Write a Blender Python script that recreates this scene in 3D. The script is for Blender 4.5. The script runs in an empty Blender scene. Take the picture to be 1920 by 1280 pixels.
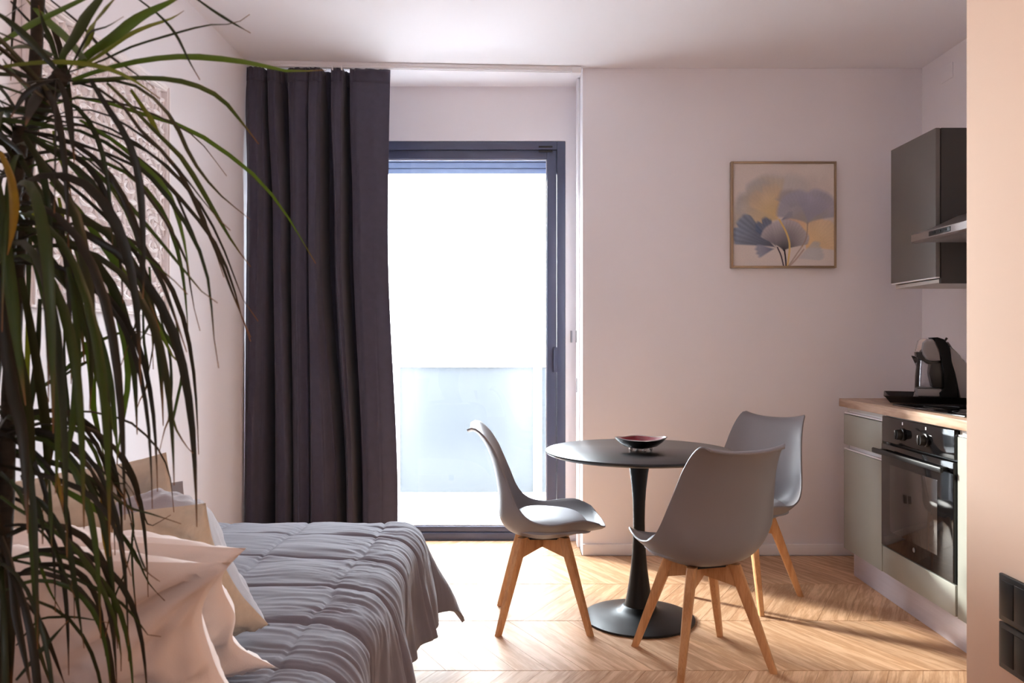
import bpy, bmesh, math, random
import numpy as np
from mathutils import Vector, Matrix

random.seed(7)
rng = np.random.default_rng(7)
S = bpy.context.scene
C = S.collection
PI = math.pi

# ------------------------------------------------------------------ camera
CAMZ = 1.184
FPX = 1500.0
CX, CY = 967.0, 640.0
cam = bpy.data.cameras.new('camera')
cam.sensor_width = 36.0
cam.lens = FPX / 1920 * 36
cam.shift_x = -(CX - 960) / 1920
cam.clip_start = 0.05
cam.dof.use_dof = True
cam.dof.focus_distance = 3.4
cam.dof.aperture_fstop = 11
camo = bpy.data.objects.new('camera', cam)
camo.location = (0, 0, CAMZ)
camo.rotation_euler = (PI / 2, 0, 0)
C.objects.link(camo)
S.camera = camo

# ------------------------------------------------------------------ light
S.view_settings.view_transform = 'Standard'
S.view_settings.look = 'None'
S.view_settings.gamma = 1
S.view_settings.use_curve_mapping = False
S.view_settings.exposure = 1.72
S.cycles.max_bounces = 14
S.cycles.diffuse_bounces = 7
S.cycles.transparent_max_bounces = 16
S.cycles.sample_clamp_indirect = 6

SKY = 12.0
w = bpy.data.worlds.new('overcast')
S.world = w
w.use_nodes = True
nt = w.node_tree
bg = nt.nodes['Background']
tc = nt.nodes.new('ShaderNodeTexCoord')
sp = nt.nodes.new('ShaderNodeSeparateXYZ')
rp = nt.nodes.new('ShaderNodeValToRGB')          # overcast sky above a grey ground
rp.color_ramp.elements[0].position = 0.485
rp.color_ramp.elements[0].color = (0.50, 0.52, 0.56, 1)
rp.color_ramp.elements[1].position = 0.515
rp.color_ramp.elements[1].color = (0.89, 0.94, 1.0, 1)
ma = nt.nodes.new('ShaderNodeMath'); ma.operation = 'MULTIPLY_ADD'
ma.inputs[1].default_value = 0.5; ma.inputs[2].default_value = 0.5
nt.links.new(tc.outputs['Generated'], sp.inputs[0])
nt.links.new(sp.outputs['Z'], ma.inputs[0])
nt.links.new(ma.outputs[0], rp.inputs[0])
nt.links.new(rp.outputs[0], bg.inputs[0])
bg.inputs[1].default_value = SKY


def area_portal(name, loc, rot, sx, sy):
    l = bpy.data.lights.new(name, 'AREA')
    l.shape = 'RECTANGLE'; l.size = sx; l.size_y = sy
    l.cycles.is_portal = True
    o = bpy.data.objects.new(name, l)
    o.location = loc; o.rotation_euler = rot
    C.objects.link(o)


area_portal('daylight_portal', (-0.5, 4.86, 1.2), (-PI / 2, 0, 0), 1.75, 2.4)


# low veiled sun, slanting in through the balcony door from the left
SUN_AZ, SUN_EL = math.radians(48), math.radians(20)
sl = bpy.data.lights.new('veiled_sun', 'SUN')
sl.energy = 8.0; sl.angle = math.radians(5); sl.color = (1.0, 0.95, 0.88)
so = bpy.data.objects.new('veiled_sun', sl)
so.rotation_euler = Vector((math.sin(SUN_AZ) * math.cos(SUN_EL), -math.cos(SUN_AZ) * math.cos(SUN_EL), -math.sin(SUN_EL))).to_track_quat('-Z', 'Y').to_euler()
so.location = (-4, 9, 5)
C.objects.link(so)


def lamp(name, loc, power, col, rad):
    l = bpy.data.lights.new(name, 'POINT')
    l.energy = power; l.color = col; l.shadow_soft_size = rad
    o = bpy.data.objects.new(name, l); o.location = loc
    C.objects.link(o)


lamp('hall_ceiling_lamp', (0.80, 0.9, 2.45), 3.0, (1.0, 0.58, 0.33), 0.10)
lamp('rear_cool_fill', (0.1, -1.9, 2.4), 4.5, (0.86, 0.92, 1.0), 0.12)  # added cool fill behind the camera, brightens the left wall and ceiling


# ------------------------------------------------------------------ helpers
def lin(c):
    out = []
    for v in c:
        v = v / 255.0
        out.append(v / 12.92 if v <= 0.04045 else ((v + 0.055) / 1.055) ** 2.4)
    return tuple(out)


def P(px, py, y):
    """point at depth y seen at pixel (px, py) in the photograph"""
    return Vector(((px - CX) / FPX * y, y, CAMZ - (py - CY) / FPX * y))


def node_mat(name):
    m = bpy.data.materials.new(name)
    m.use_nodes = True
    return m, m.node_tree, m.node_tree.nodes['Principled BSDF']


def M(name, rgb, rough=0.5, metal=0.0, bump=0.0, bscale=80.0, var=0.0, vscale=6.0, spec=0.5, coat=0.0, sheen=0.0, stretch=None):
    m, t, b = node_mat(name)
    c = lin(rgb) if max(rgb) > 1.0 else rgb
    b.inputs['Base Color'].default_value = (*c, 1)
    b.inputs['Roughness'].default_value = rough
    b.inputs['Metallic'].default_value = metal
    b.inputs['Specular IOR Level'].default_value = spec
    b.inputs['Coat Weight'].default_value = coat
    if sheen:
        b.inputs['Sheen Weight'].default_value = sheen
    tcn = t.nodes.new('ShaderNodeTexCoord')
    src = tcn.outputs['Object']
    if stretch:
        mp = t.nodes.new('ShaderNodeMapping')
        mp.inputs['Scale'].default_value = stretch
        t.links.new(src, mp.inputs[0]); src = mp.outputs[0]
    if var:
        n = t.nodes.new('ShaderNodeTexNoise')
        n.inputs['Scale'].default_value = vscale; n.inputs['Detail'].default_value = 4
        t.links.new(src, n.inputs['Vector'])
        r = t.nodes.new('ShaderNodeValToRGB')
        r.color_ramp.elements[0].position = 0.3; r.color_ramp.elements[1].position = 0.7
        r.color_ramp.elements[0].color = (*[v * (1 - var) for v in c], 1)
        r.color_ramp.elements[1].color = (*[min(1, v * (1 + var)) for v in c], 1)
        t.links.new(n.outputs['Fac'], r.inputs[0])
        t.links.new(r.outputs[0], b.inputs['Base Color'])
    if bump:
        n2 = t.nodes.new('ShaderNodeTexNoise')
        n2.inputs['Scale'].default_value = bscale; n2.inputs['Detail'].default_value = 3
        t.links.new(src, n2.inputs['Vector'])
        bp = t.nodes.new('ShaderNodeBump')
        bp.inputs['Strength'].default_value = bump; bp.inputs['Distance'].default_value = 0.002
        t.links.new(n2.outputs['Fac'], bp.inputs['Height'])
        t.links.new(bp.outputs[0], b.inputs['Normal'])
    return m


def glass_mat(name, tint=(1, 1, 1), refl=0.5):
    m = bpy.data.materials.new(name); m.use_nodes = True
    t = m.node_tree; t.nodes.clear()
    out = t.nodes.new('ShaderNodeOutputMaterial')
    tr = t.nodes.new('ShaderNodeBsdfTransparent'); tr.inputs[0].default_value = (*tint, 1)
    gl = t.nodes.new('ShaderNodeBsdfGlossy'); gl.inputs['Roughness'].default_value = 0.02
    lw = t.nodes.new('ShaderNodeFresnel'); lw.inputs['IOR'].default_value = 1.45
    mm = t.nodes.new('ShaderNodeMath'); mm.operation = 'MULTIPLY'; mm.inputs[1].default_value = refl
    mx = t.nodes.new('ShaderNodeMixShader')
    t.links.new(lw.outputs[0], mm.inputs[0]); t.links.new(mm.outputs[0], mx.inputs[0])
    t.links.new(tr.outputs[0], mx.inputs[1]); t.links.new(gl.outputs[0], mx.inputs[2])
    t.links.new(mx.outputs[0], out.inputs[0])
    return m


def wood_mat(name, c0, c1, rough=0.4, scale=1.0, per_object=True, axis='X', ring=1.0):
    """oak-like grain running along the local axis"""
    m, t, b = node_mat(name)
    tcn = t.nodes.new('ShaderNodeTexCoord')
    info = t.nodes.new('ShaderNodeObjectInfo')
    add = t.nodes.new('ShaderNodeVectorMath'); add.operation = 'ADD'
    mulr = t.nodes.new('ShaderNodeMath'); mulr.operation = 'MULTIPLY'; mulr.inputs[1].default_value = 37.0
    t.links.new(info.outputs['Random'], mulr.inputs[0])
    t.links.new(tcn.outputs['Object'], add.inputs[0])
    if per_object:
        t.links.new(mulr.outputs[0], add.inputs[1])
    mp = t.nodes.new('ShaderNodeMapping')
    s = {'X': (1.6, 16, 16), 'Y': (16, 1.6, 16), 'Z': (16, 16, 1.6)}[axis]
    mp.inputs['Scale'].default_value = tuple(v * scale for v in s)
    t.links.new(add.outputs[0], mp.inputs[0])
    n1 = t.nodes.new('ShaderNodeTexNoise'); n1.inputs['Scale'].default_value = 1.0
    n1.inputs['Detail'].default_value = 3; n1.inputs['Distortion'].default_value = 0.4
    t.links.new(mp.outputs[0], n1.inputs['Vector'])
    ml = t.nodes.new('ShaderNodeMath'); ml.operation = 'MULTIPLY'; ml.inputs[1].default_value = 26.0 * ring
    t.links.new(n1.outputs['Fac'], ml.inputs[0])
    sn = t.nodes.new('ShaderNodeMath'); sn.operation = 'SINE'
    t.links.new(ml.outputs[0], sn.inputs[0])
    n2 = t.nodes.new('ShaderNodeTexNoise'); n2.inputs['Scale'].default_value = 9.0
    n2.inputs['Detail'].default_value = 4
    t.links.new(mp.outputs[0], n2.inputs['Vector'])
    mix = t.nodes.new('ShaderNodeMath'); mix.operation = 'MULTIPLY_ADD'
    mix.inputs[1].default_value = 0.22
    t.links.new(sn.outputs[0], mix.inputs[0]); t.links.new(n2.outputs['Fac'], mix.inputs[2])
    r = t.nodes.new('ShaderNodeValToRGB')
    r.color_ramp.elements[0].position = 0.25; r.color_ramp.elements[1].position = 0.75
    r.color_ramp.elements[0].color = (*lin(c0), 1); r.color_ramp.elements[1].color = (*lin(c1), 1)
    t.links.new(mix.outputs[0], r.inputs[0])
    hsv = t.nodes.new('ShaderNodeHueSaturation')
    mv = t.nodes.new('ShaderNodeMath'); mv.operation = 'MULTIPLY_ADD'
    mv.inputs[1].default_value = 0.22 if per_object else 0.0; mv.inputs[2].default_value = 0.89 if per_object else 1.0
    t.links.new(info.outputs['Random'], mv.inputs[0])
    t.links.new(mv.outputs[0], hsv.inputs['Value'])
    t.links.new(r.outputs[0], hsv.inputs['Color'])
    t.links.new(hsv.outputs[0], b.inputs['Base Color'])
    b.inputs['Specular IOR Level'].default_value = 0.22
    b.inputs['Roughness'].default_value = rough
    bp = t.nodes.new('ShaderNodeBump'); bp.inputs['Strength'].default_value = 0.12
    bp.inputs['Distance'].default_value = 0.001
    t.links.new(mix.outputs[0], bp.inputs['Height']); t.links.new(bp.outputs[0], b.inputs['Normal'])
    return m


def tag(o, label=None, cat=None, group=None, kind=None):
    if label: o['label'] = label
    if cat: o['category'] = cat
    if group: o['group'] = group
    if kind: o['kind'] = kind
    return o


def thing(name, label, cat, loc=(0, 0, 0), rotz=0.0, group=None):
    o = bpy.data.objects.new(name, None)
    o.empty_display_size = 0.05
    o.location = loc; o.rotation_euler = (0, 0, rotz)
    C.objects.link(o)
    return tag(o, label, cat, group)


def mesh_obj(name, verts, faces, mat, parent=None, smooth=None, local=False, origin=None):
    """link one mesh object; verts in world coordinates unless local=True"""
    if parent is not None and not local:
        p = parent
        off = Vector(p.location)
        while p.parent is not None:
            p = p.parent; off += Vector(p.location)
    elif parent is None and origin is not None:
        off = Vector(origin)
    else:
        off = Vector((0, 0, 0))
    me = bpy.data.meshes.new(name)
    vv = np.asarray([tuple(v) for v in verts], dtype=float) - np.array(off)
    me.from_pydata(vv.tolist(), [], [tuple(int(i) for i in f) for f in faces])
    me.update()
    if mat is not None:
        for m_ in (mat if isinstance(mat, (list, tuple)) else [mat]):
            me.materials.append(m_)
    if smooth is not None:
        me.shade_smooth()
        if smooth < 180:
            me.set_sharp_from_angle(angle=math.radians(smooth))
    o = bpy.data.objects.new(name, me)
    C.objects.link(o)
    if parent is not None:
        o.parent = parent
    elif origin is not None:
        o.location = origin
    return o


def bm_obj(name, bm, mat, parent=None, smooth=None, local=False, origin=None):
    bmesh.ops.recalc_face_normals(bm, faces=bm.faces)
    bm.verts.index_update()
    vs = [v.co.copy() for v in bm.verts]
    fs = [[v.index for v in f.verts] for f in bm.faces]
    bm.free()
    return mesh_obj(name, vs, fs, mat, parent, smooth, local, origin)


def bm_box(bm, x0, x1, y0, y1, z0, z1, bevel=0.0, seg=2, M4=None):
    t = bmesh.new()
    bmesh.ops.create_cube(t, size=1)
    for v in t.verts:
        v.co = Vector(((x0 + x1) / 2 + v.co.x * (x1 - x0), (y0 + y1) / 2 + v.co.y * (y1 - y0), (z0 + z1) / 2 + v.co.z * (z1 - z0)))
    if bevel > 0:
        bmesh.ops.bevel(t, geom=t.edges[:], offset=bevel, segments=seg, affect='EDGES', profile=0.5)
    join(bm, t, M4)


def join(bm, t, M4=None):
    if M4 is not None:
        t.transform(M4)
    t.verts.index_update()
    nv = [bm.verts.new(v.co) for v in t.verts]
    for f in t.faces:
        try:
            bm.faces.new([nv[v.index] for v in f.verts])
        except ValueError:
            pass
    t.free()


def box(name, x0, x1, y0, y1, z0, z1, mat, parent=None, bevel=0.002, origin=None, seg=2, local=False):
    bm = bmesh.new()
    bm_box(bm, x0, x1, y0, y1, z0, z1, bevel, seg)
    if parent is None and origin is None:
        origin = ((x0 + x1) / 2, (y0 + y1) / 2, z0)
    return bm_obj(name, bm, mat, parent, 40 if bevel else None, local, origin)


def bm_lathe(bm, prof, n=48, center=(0, 0, 0), M4=None, cap=True):
    """prof: list of (r, z)"""
    t = bmesh.new()
    rings = []
    for r, z in prof:
        if r < 1e-6:
            rings.append([t.verts.new((center[0], center[1], center[2] + z))])
        else:
            rings.append([t.verts.new((center[0] + r * math.cos(2 * PI * i / n), center[1] + r * math.sin(2 * PI * i / n), center[2] + z)) for i in range(n)])
    for a, b in zip(rings, rings[1:]):
        for i in range(n):
            j = (i + 1) % n
            if len(a) == 1 and len(b) == 1:
                continue
            if len(a) == 1:
                t.faces.new((a[0], b[i], b[j]))
            elif len(b) == 1:
                t.faces.new((a[i], a[j], b[0]))
            else:
                t.faces.new((a[i], a[j], b[j], b[i]))
    if cap:
        for rg in (rings[0], rings[-1]):
            if len(rg) > 1:
                t.faces.new(rg)
    join(bm, t, M4)


def bm_tube(bm, pts, radii, n=12):
    pts = [Vector(p) for p in pts]
    if not hasattr(radii, '__len__'):
        radii = [radii] * len(pts)
    rings = []
    up = Vector((0.13, 0.31, 0.94)).normalized()
    prev = None
    for i, p in enumerate(pts):
        tg = (pts[min(i + 1, len(pts) - 1)] - pts[max(i - 1, 0)]).normalized()
        a = tg.cross(up) if prev is None else prev - tg * prev.dot(tg)
        if a.length < 1e-5:
            a = tg.cross(Vector((1, 0, 0)))
        a.normalize(); prev = a
        b = tg.cross(a)
        rings.append([bm.verts.new(p + (a * math.cos(2 * PI * k / n) + b * math.sin(2 * PI * k / n)) * radii[i]) for k in range(n)])
    for r0, r1 in zip(rings, rings[1:]):
        for k in range(n):
            bm.faces.new((r0[k], r0[(k + 1) % n], r1[(k + 1) % n], r1[k]))
    bm.faces.new(rings[0]); bm.faces.new(rings[-1])


def bm_prism(bm, poly, axis, a0, a1, M4=None, bevel=0.0):
    """extrude a 2D polygon; axis 'Y': poly=(x,z); 'X': poly=(y,z); 'Z': poly=(x,y)"""
    t = bmesh.new()
    def mk(p, a):
        return {'Y': (p[0], a, p[1]), 'X': (a, p[0], p[1]), 'Z': (p[0], p[1], a)}[axis]
    A = [t.verts.new(mk(p, a0)) for p in poly]
    B = [t.verts.new(mk(p, a1)) for p in poly]
    n = len(poly)
    for i in range(n):
        t.faces.new((A[i], A[(i + 1) % n], B[(i + 1) % n], B[i]))
    t.faces.new(A); t.faces.new(B)
    if bevel:
        e = [e for e in t.edges if (e.verts[0] in A and e.verts[1] in A) or (e.verts[0] in B and e.verts[1] in B)]
        bmesh.ops.bevel(t, geom=e, offset=bevel, segments=2, affect='EDGES', profile=0.5)
    join(bm, t, M4)


def catmull(pts, n):
    pts = [np.asarray(p, float) for p in pts]
    if len(pts) == 2:
        return [pts[0] + (pts[1] - pts[0]) * t for t in np.linspace(0, 1, n)]
    d = [0.0]
    for a, b in zip(pts, pts[1:]):
        d.append(d[-1] + max(1e-6, np.linalg.norm(b - a)))
    out = []
    for s in np.linspace(0, d[-1], n):
        i = 0
        while i < len(pts) - 2 and s > d[i + 1]:
            i += 1
        t = (s - d[i]) / (d[i + 1] - d[i])
        p1, p2 = pts[i], pts[i + 1]
        m1 = (pts[i + 1] - pts[i - 1]) / (d[i + 1] - d[i - 1]) if i > 0 else (p2 - p1) / (d[i + 1] - d[i])
        m2 = (pts[i + 2] - pts[i]) / (d[i + 2] - d[i]) if i + 2 < len(pts) else (p2 - p1) / (d[i + 1] - d[i])
        L = d[i + 1] - d[i]
        out.append((2 * t**3 - 3 * t**2 + 1) * p1 + (t**3 - 2 * t**2 + t) * L * m1 + (-2 * t**3 + 3 * t**2) * p2 + (t**3 - t**2) * L * m2)
    return out


def vnoise(x, y, seed=0):
    """smooth 2D value noise on arrays, range -1..1"""
    g = np.random.default_rng(seed).uniform(-1, 1, (128, 128))
    xi = np.floor(x).astype(int); yi = np.floor(y).astype(int)
    fx = x - xi; fy = y - yi
    fx = fx * fx * (3 - 2 * fx); fy = fy * fy * (3 - 2 * fy)
    a = g[xi % 128, yi % 128]; b = g[(xi + 1) % 128, yi % 128]
    c = g[xi % 128, (yi + 1) % 128]; d = g[(xi + 1) % 128, (yi + 1) % 128]
    return (a * (1 - fx) + b * fx) * (1 - fy) + (c * (1 - fx) + d * fx) * fy


def grid_faces(nu, nv, wrap=False):
    f = []
    for i in range(nu - 1):
        for j in range(nv - 1):
            a = i * nv + j
            f.append((a, a + 1, a + nv + 1, a + nv))
    return f


# ------------------------------------------------------------------ materials
m_wall = M('white_wall_paint', (236, 234, 239), 0.9, bump=0.06, bscale=260, var=0.012, vscale=2.0, spec=0.2)
m_lamp_tint = M('white_wall_lamp_tinted', (236, 206, 182), 0.9, bump=0.06, bscale=260, var=0.012, vscale=2.0, spec=0.2)  # white wall paint with the warm lamp glow mixed into its colour
m_ceil = M('white_ceiling_paint', (236, 234, 239), 0.95, bump=0.04, bscale=260, spec=0.2)
m_trim = M('white_gloss_trim', (236, 234, 236), 0.4, spec=0.4, var=0.01)
m_rail = M('white_aluminium_track', (232, 231, 234), 0.35, spec=0.4, var=0.01)
m_latch = M('grey_zinc_catch', (150, 150, 156), 0.4, metal=0.6, var=0.05)
m_floorbase = M('dark_joint', (92, 66, 42), 0.9, var=0.1)
m_oak = wood_mat('oak_parquet', (184, 143, 108), (214, 175, 141), 0.5, scale=1.3, ring=0.8)
m_frame = M('anthracite_frame_with_glare', (78, 84, 108), 0.34, bump=0.03, bscale=600, var=0.03)  # anthracite lifted towards blue, veiling glare carried in the colour
m_bead = M('pale_gasket', (190, 192, 202), 0.4, var=0.02)
m_shut = M('blue_grey_shutter', (128, 138, 168), 0.45, var=0.05, vscale=20)
m_pane = glass_mat('clear_window_glass', (0.96, 0.98, 0.98), 0.6)
m_slab = M('pale_balcony_tiles', (215, 214, 212), 0.7, var=0.04, vscale=4)
m_post = M('white_railing_metal', (240, 240, 242), 0.4, var=0.01)
m_curtain = M('dark_plum_grey_curtain', (76, 73, 87), 0.85, bump=0.25, bscale=900, var=0.06, vscale=30, spec=0.15, sheen=0.15)
m_black = M('black_plastic', (16, 15, 17), 0.35, var=0.1)
m_blackm = M('matt_black_metal', (14, 14, 16), 0.4, bump=0.05, bscale=500, var=0.1, spec=0.35)
m_top = M('matt_black_tabletop', (19, 18, 19), 0.32, bump=0.02, bscale=600, var=0.1)
m_shell = M('light_grey_plastic', (124, 121, 126), 0.42, var=0.02)
m_pad = M('grey_leatherette', (146, 147, 154), 0.5, bump=0.12, bscale=700, var=0.03)
m_beech = wood_mat('beech_leg', (186, 136, 92), (208, 160, 114), 0.42, scale=1.6, axis='Z', ring=0.5)
m_worktop = wood_mat('oak_worktop', (160, 130, 108), (190, 162, 142), 0.4, scale=0.8, axis='Y', per_object=False)
m_sage = M('sage_cabinet_front', (154, 156, 148), 0.36, var=0.02, bump=0.02, bscale=500)
m_grey_cab = M('grey_green_wall_cabinet', (104, 100, 96), 0.42, var=0.02)
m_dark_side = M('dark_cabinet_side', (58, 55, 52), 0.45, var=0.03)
m_carcass = M('pale_carcass', (205, 203, 200), 0.5, var=0.02)
m_plinth = M('satin_aluminium_plinth', (214, 210, 220), 0.3, metal=0.25, var=0.04, vscale=3, bump=0.05, bscale=300, stretch=(1, 1, 30))
m_ovenbl = M('black_oven_glass', (13, 12, 13), 0.07, var=0.05, spec=0.4)
m_ovenwin = M('smoked_oven_window', (46, 38, 35), 0.06, var=0.05, spec=0.4)
m_white_print = M('white_print', (220, 220, 220), 0.5, var=0.01)
m_steel = M('brushed_steel', (166, 158, 156), 0.32, metal=0.85, var=0.04, vscale=3, stretch=(1, 40, 40))
m_deep = M('deep_black_satin', (9, 9, 10), 0.55, var=0.1, spec=0.15)
m_hob = M('black_ceramic_hob', (10, 10, 11), 0.06, var=0.05, coat=0.4)
m_grey_pl = M('grey_satin_plastic', (140, 136, 138), 0.35, var=0.02)
m_duvet = M('charcoal_duvet_cotton', (116, 115, 126), 0.85, bump=0.2, bscale=800, var=0.04, vscale=14, spec=0.15, sheen=0.2)
m_mattress = M('white_mattress', (205, 202, 200), 0.9, var=0.02, bump=0.1)
m_linen_white = M('white_pillow_cotton', (232, 222, 218), 0.85, bump=0.12, bscale=500, var=0.015, vscale=8, spec=0.2, sheen=0.1)
m_beige = M('beige_cushion_linen', (208, 196, 178), 0.9, bump=0.3, bscale=900, var=0.05, vscale=60, spec=0.1)
m_greycush = M('grey_velvet_cushion', (150, 146, 154), 0.8, bump=0.25, bscale=500, var=0.05, vscale=25, spec=0.15, sheen=0.4)
m_gold = M('pale_gold_frame', (160, 140, 116), 0.35, metal=0.6, var=0.05, vscale=30)
m_carved = M('whitewashed_carved_wood', (240, 236, 238), 0.85, var=0.02, vscale=30, bump=0.2, bscale=90)
m_bark = M('grey_brown_cane', (44, 37, 28), 0.9, bump=0.9, bscale=60, var=0.3, vscale=40, stretch=(1, 1, 3))
m_pot = M('pale_ceramic_pot', (196, 192, 188), 0.5, var=0.03)
m_soil = M('dark_soil', (48, 36, 28), 0.95, bump=0.9, bscale=120, var=0.3, vscale=90)
m_red = M('dark_red_glaze', (120, 20, 38), 0.35, var=0.15, vscale=40)
m_blackgl = M('black_glazed_ceramic', (14, 14, 17), 0.1, var=0.1, coat=0.4)
m_silverrim = M('silver_rim', (205, 196, 196), 0.25, metal=0.6, var=0.03)
m_clear = glass_mat('kettle_glass', (0.86, 0.86, 0.87), 1.6)


def attr_mat(name, rough, translucent=0.0, attr='Col', spec=0.4):
    m, t, b = node_mat(name)
    a = t.nodes.new('ShaderNodeVertexColor'); a.layer_name = attr
    n = t.nodes.new('ShaderNodeTexNoise'); n.inputs['Scale'].default_value = 300
    hs = t.nodes.new('ShaderNodeHueSaturation')
    mv = t.nodes.new('ShaderNodeMath'); mv.operation = 'MULTIPLY_ADD'; mv.inputs[1].default_value = 0.2; mv.inputs[2].default_value = 0.9
    tcn = t.nodes.new('ShaderNodeTexCoord'); t.links.new(tcn.outputs['Object'], n.inputs['Vector'])
    t.links.new(n.outputs['Fac'], mv.inputs[0]); t.links.new(mv.outputs[0], hs.inputs['Value'])
    t.links.new(a.outputs[0], hs.inputs['Color'])
    t.links.new(hs.outputs[0], b.inputs['Base Color'])
    b.inputs['Roughness'].default_value = rough
    b.inputs['Specular IOR Level'].default_value = spec
    if translucent:
        out = t.nodes['Material Output']
        tl = t.nodes.new('ShaderNodeBsdfTranslucent')
        g = t.nodes.new('ShaderNodeHueSaturation'); g.inputs['Value'].default_value = 1.6
        t.links.new(a.outputs[0], g.inputs['Color']); t.links.new(g.outputs[0], tl.inputs[0])
        mx = t.nodes.new('ShaderNodeMixShader'); mx.inputs[0].default_value = translucent
        t.links.new(b.outputs[0], mx.inputs[1]); t.links.new(tl.outputs[0], mx.inputs[2])
        t.links.new(mx.outputs[0], out.inputs[0])
    return m


m_leaf = attr_mat('dracaena_leaf', 0.36, 0.22)
m_print = attr_mat('canvas_print', 0.8, spec=0.2)

# frosted balustrade glass
m_frost = bpy.data.materials.new('frosted_glass'); m_frost.use_nodes = True
_t = m_frost.node_tree; _b = _t.nodes['Principled BSDF']; _o = _t.nodes['Material Output']
_b.inputs['Base Color'].default_value = (0.11, 0.12, 0.13, 1); _b.inputs['Roughness'].default_value = 0.25
_tl = _t.nodes.new('ShaderNodeBsdfTranslucent'); _tl.inputs[0].default_value = (0.140, 0.147, 0.153, 1)
_n = _t.nodes.new('ShaderNodeTexNoise'); _n.inputs['Scale'].default_value = 0.8
_mx = _t.nodes.new('ShaderNodeMixShader'); _mx.inputs[0].default_value = 0.6
_t.links.new(_b.outputs[0], _mx.inputs[1]); _t.links.new(_tl.outputs[0], _mx.inputs[2]); _t.links.new(_mx.outputs[0], _o.inputs[0])

# ------------------------------------------------------------------ structure
XL, XR = -1.46, 2.255      # left wall, kitchen wall
YB = 4.44                  # back wall
YW = 4.76                  # window wall (in the niche)
XN = 0.37                  # right reveal of the niche
H = 2.70
XP, YP = 1.25, 2.22        # partition wall on the right: its face and its far end
YREAR = -3.0


def struct(o):
    o['kind'] = 'structure'
    return o


floor = struct(box('floor', XL - 0.2, XR + 0.2, YREAR - 0.2, 5.02, -0.12, -0.012, m_floorbase, bevel=0))
struct(box('ceiling', XL - 0.2, XR + 0.2, YREAR - 0.2, 5.02, H, H + 0.2, m_ceil, bevel=0))
struct(box('wall_left', XL - 0.2, XL, YREAR, 5.02, -0.012, H, m_wall, bevel=0))
struct(box('wall_back', XN, XR + 0.2, YB, 5.02, -0.012, H, m_wall, bevel=0.004))
struct(box('wall_right', XR, XR + 0.2, YP, YB, -0.012, H, m_wall, bevel=0))
struct(box('wall_right_front', XP, XR + 0.2, YREAR, YP, -0.012, H, m_lamp_tint, bevel=0.003))
struct(box('wall_rear', XL, XP, YREAR - 0.2, YREAR, -0.012, H, m_wall, bevel=0))
DX0, DX1, DZ1 = -1.30, 0.296, 2.377
bm = bmesh.new()
bm_box(bm, XL, XN, YW, 5.02, DZ1, H)
bm_box(bm, DX1, XN, YW, 5.02, -0.012, DZ1)
bm_box(bm, XL, DX0, YW, 5.02, -0.012, DZ1)
struct(bm_obj('wall_window', bm, m_wall, origin=(0, YW, 0)))

# baseboards
bm = bmesh.new()
bm_box(bm, XN, XR, YB - 0.012, YB, 0.0, 0.062, 0.003)
struct(bm_obj('baseboard_back', bm, m_trim, smooth=40, origin=(XN, YB, 0)))
bm = bmesh.new()
bm_box(bm, XL, XL + 0.012, YREAR, YW, 0.0, 0.062, 0.003)
struct(bm_obj('baseboard_left', bm, m_trim, smooth=40, origin=(XL, YB, 0)))


# chevron parquet: planks laid in strips across the room
def clip_poly(poly, axis, lim, keep_less):
    out = []
    n = len(poly)
    for i in range(n):
        a, b = poly[i], poly[(i + 1) % n]
        ia = (a[axis] <= lim) if keep_less else (a[axis] >= lim)
        ib = (b[axis] <= lim) if keep_less else (b[axis] >= lim)
        if ia:
            out.append(a)
        if ia != ib:
            t = (lim - a[axis]) / (b[axis] - a[axis])
            out.append((a[0] + t * (b[0] - a[0]), a[1] + t * (b[1] - a[1])))
    return out


def poly_area(p):
    return 0.5 * abs(sum(p[i][0] * p[(i + 1) % len(p)][1] - p[(i + 1) % len(p)][0] * p[i][1] for i in range(len(p))))


STRIP = 0.515
PITCH = 0.125
SLOPE = 0.55                       # sideways shift per metre of strip depth
seams = [2.88 + STRIP * k for k in range(-12, 5)]
plank_bulk = bmesh.new()


def plank_mesh(bm, poly, dz):
    cx = sum(p[0] for p in poly) / len(poly); cy = sum(p[1] for p in poly) / len(poly)
    def ins(p, d):
        L = math.hypot(p[0] - cx, p[1] - cy)
        k = max(0.0, 1 - d / max(L, 1e-4))
        return (cx + (p[0] - cx) * k, cy + (p[1] - cy) * k)
    b = [bm.verts.new((*ins(p, 0.0010), -0.012)) for p in poly]
    m_ = [bm.verts.new((*ins(p, 0.0010), dz - 0.0012)) for p in poly]
    t = [bm.verts.new((*ins(p, 0.0030), dz)) for p in poly]
    n = len(poly)
    for A, B in ((b, m_), (m_, t)):
        for i in range(n):
            bm.faces.new((A[i], A[(i + 1) % n], B[(i + 1) % n], B[i]))
    bm.faces.new(t)


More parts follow.
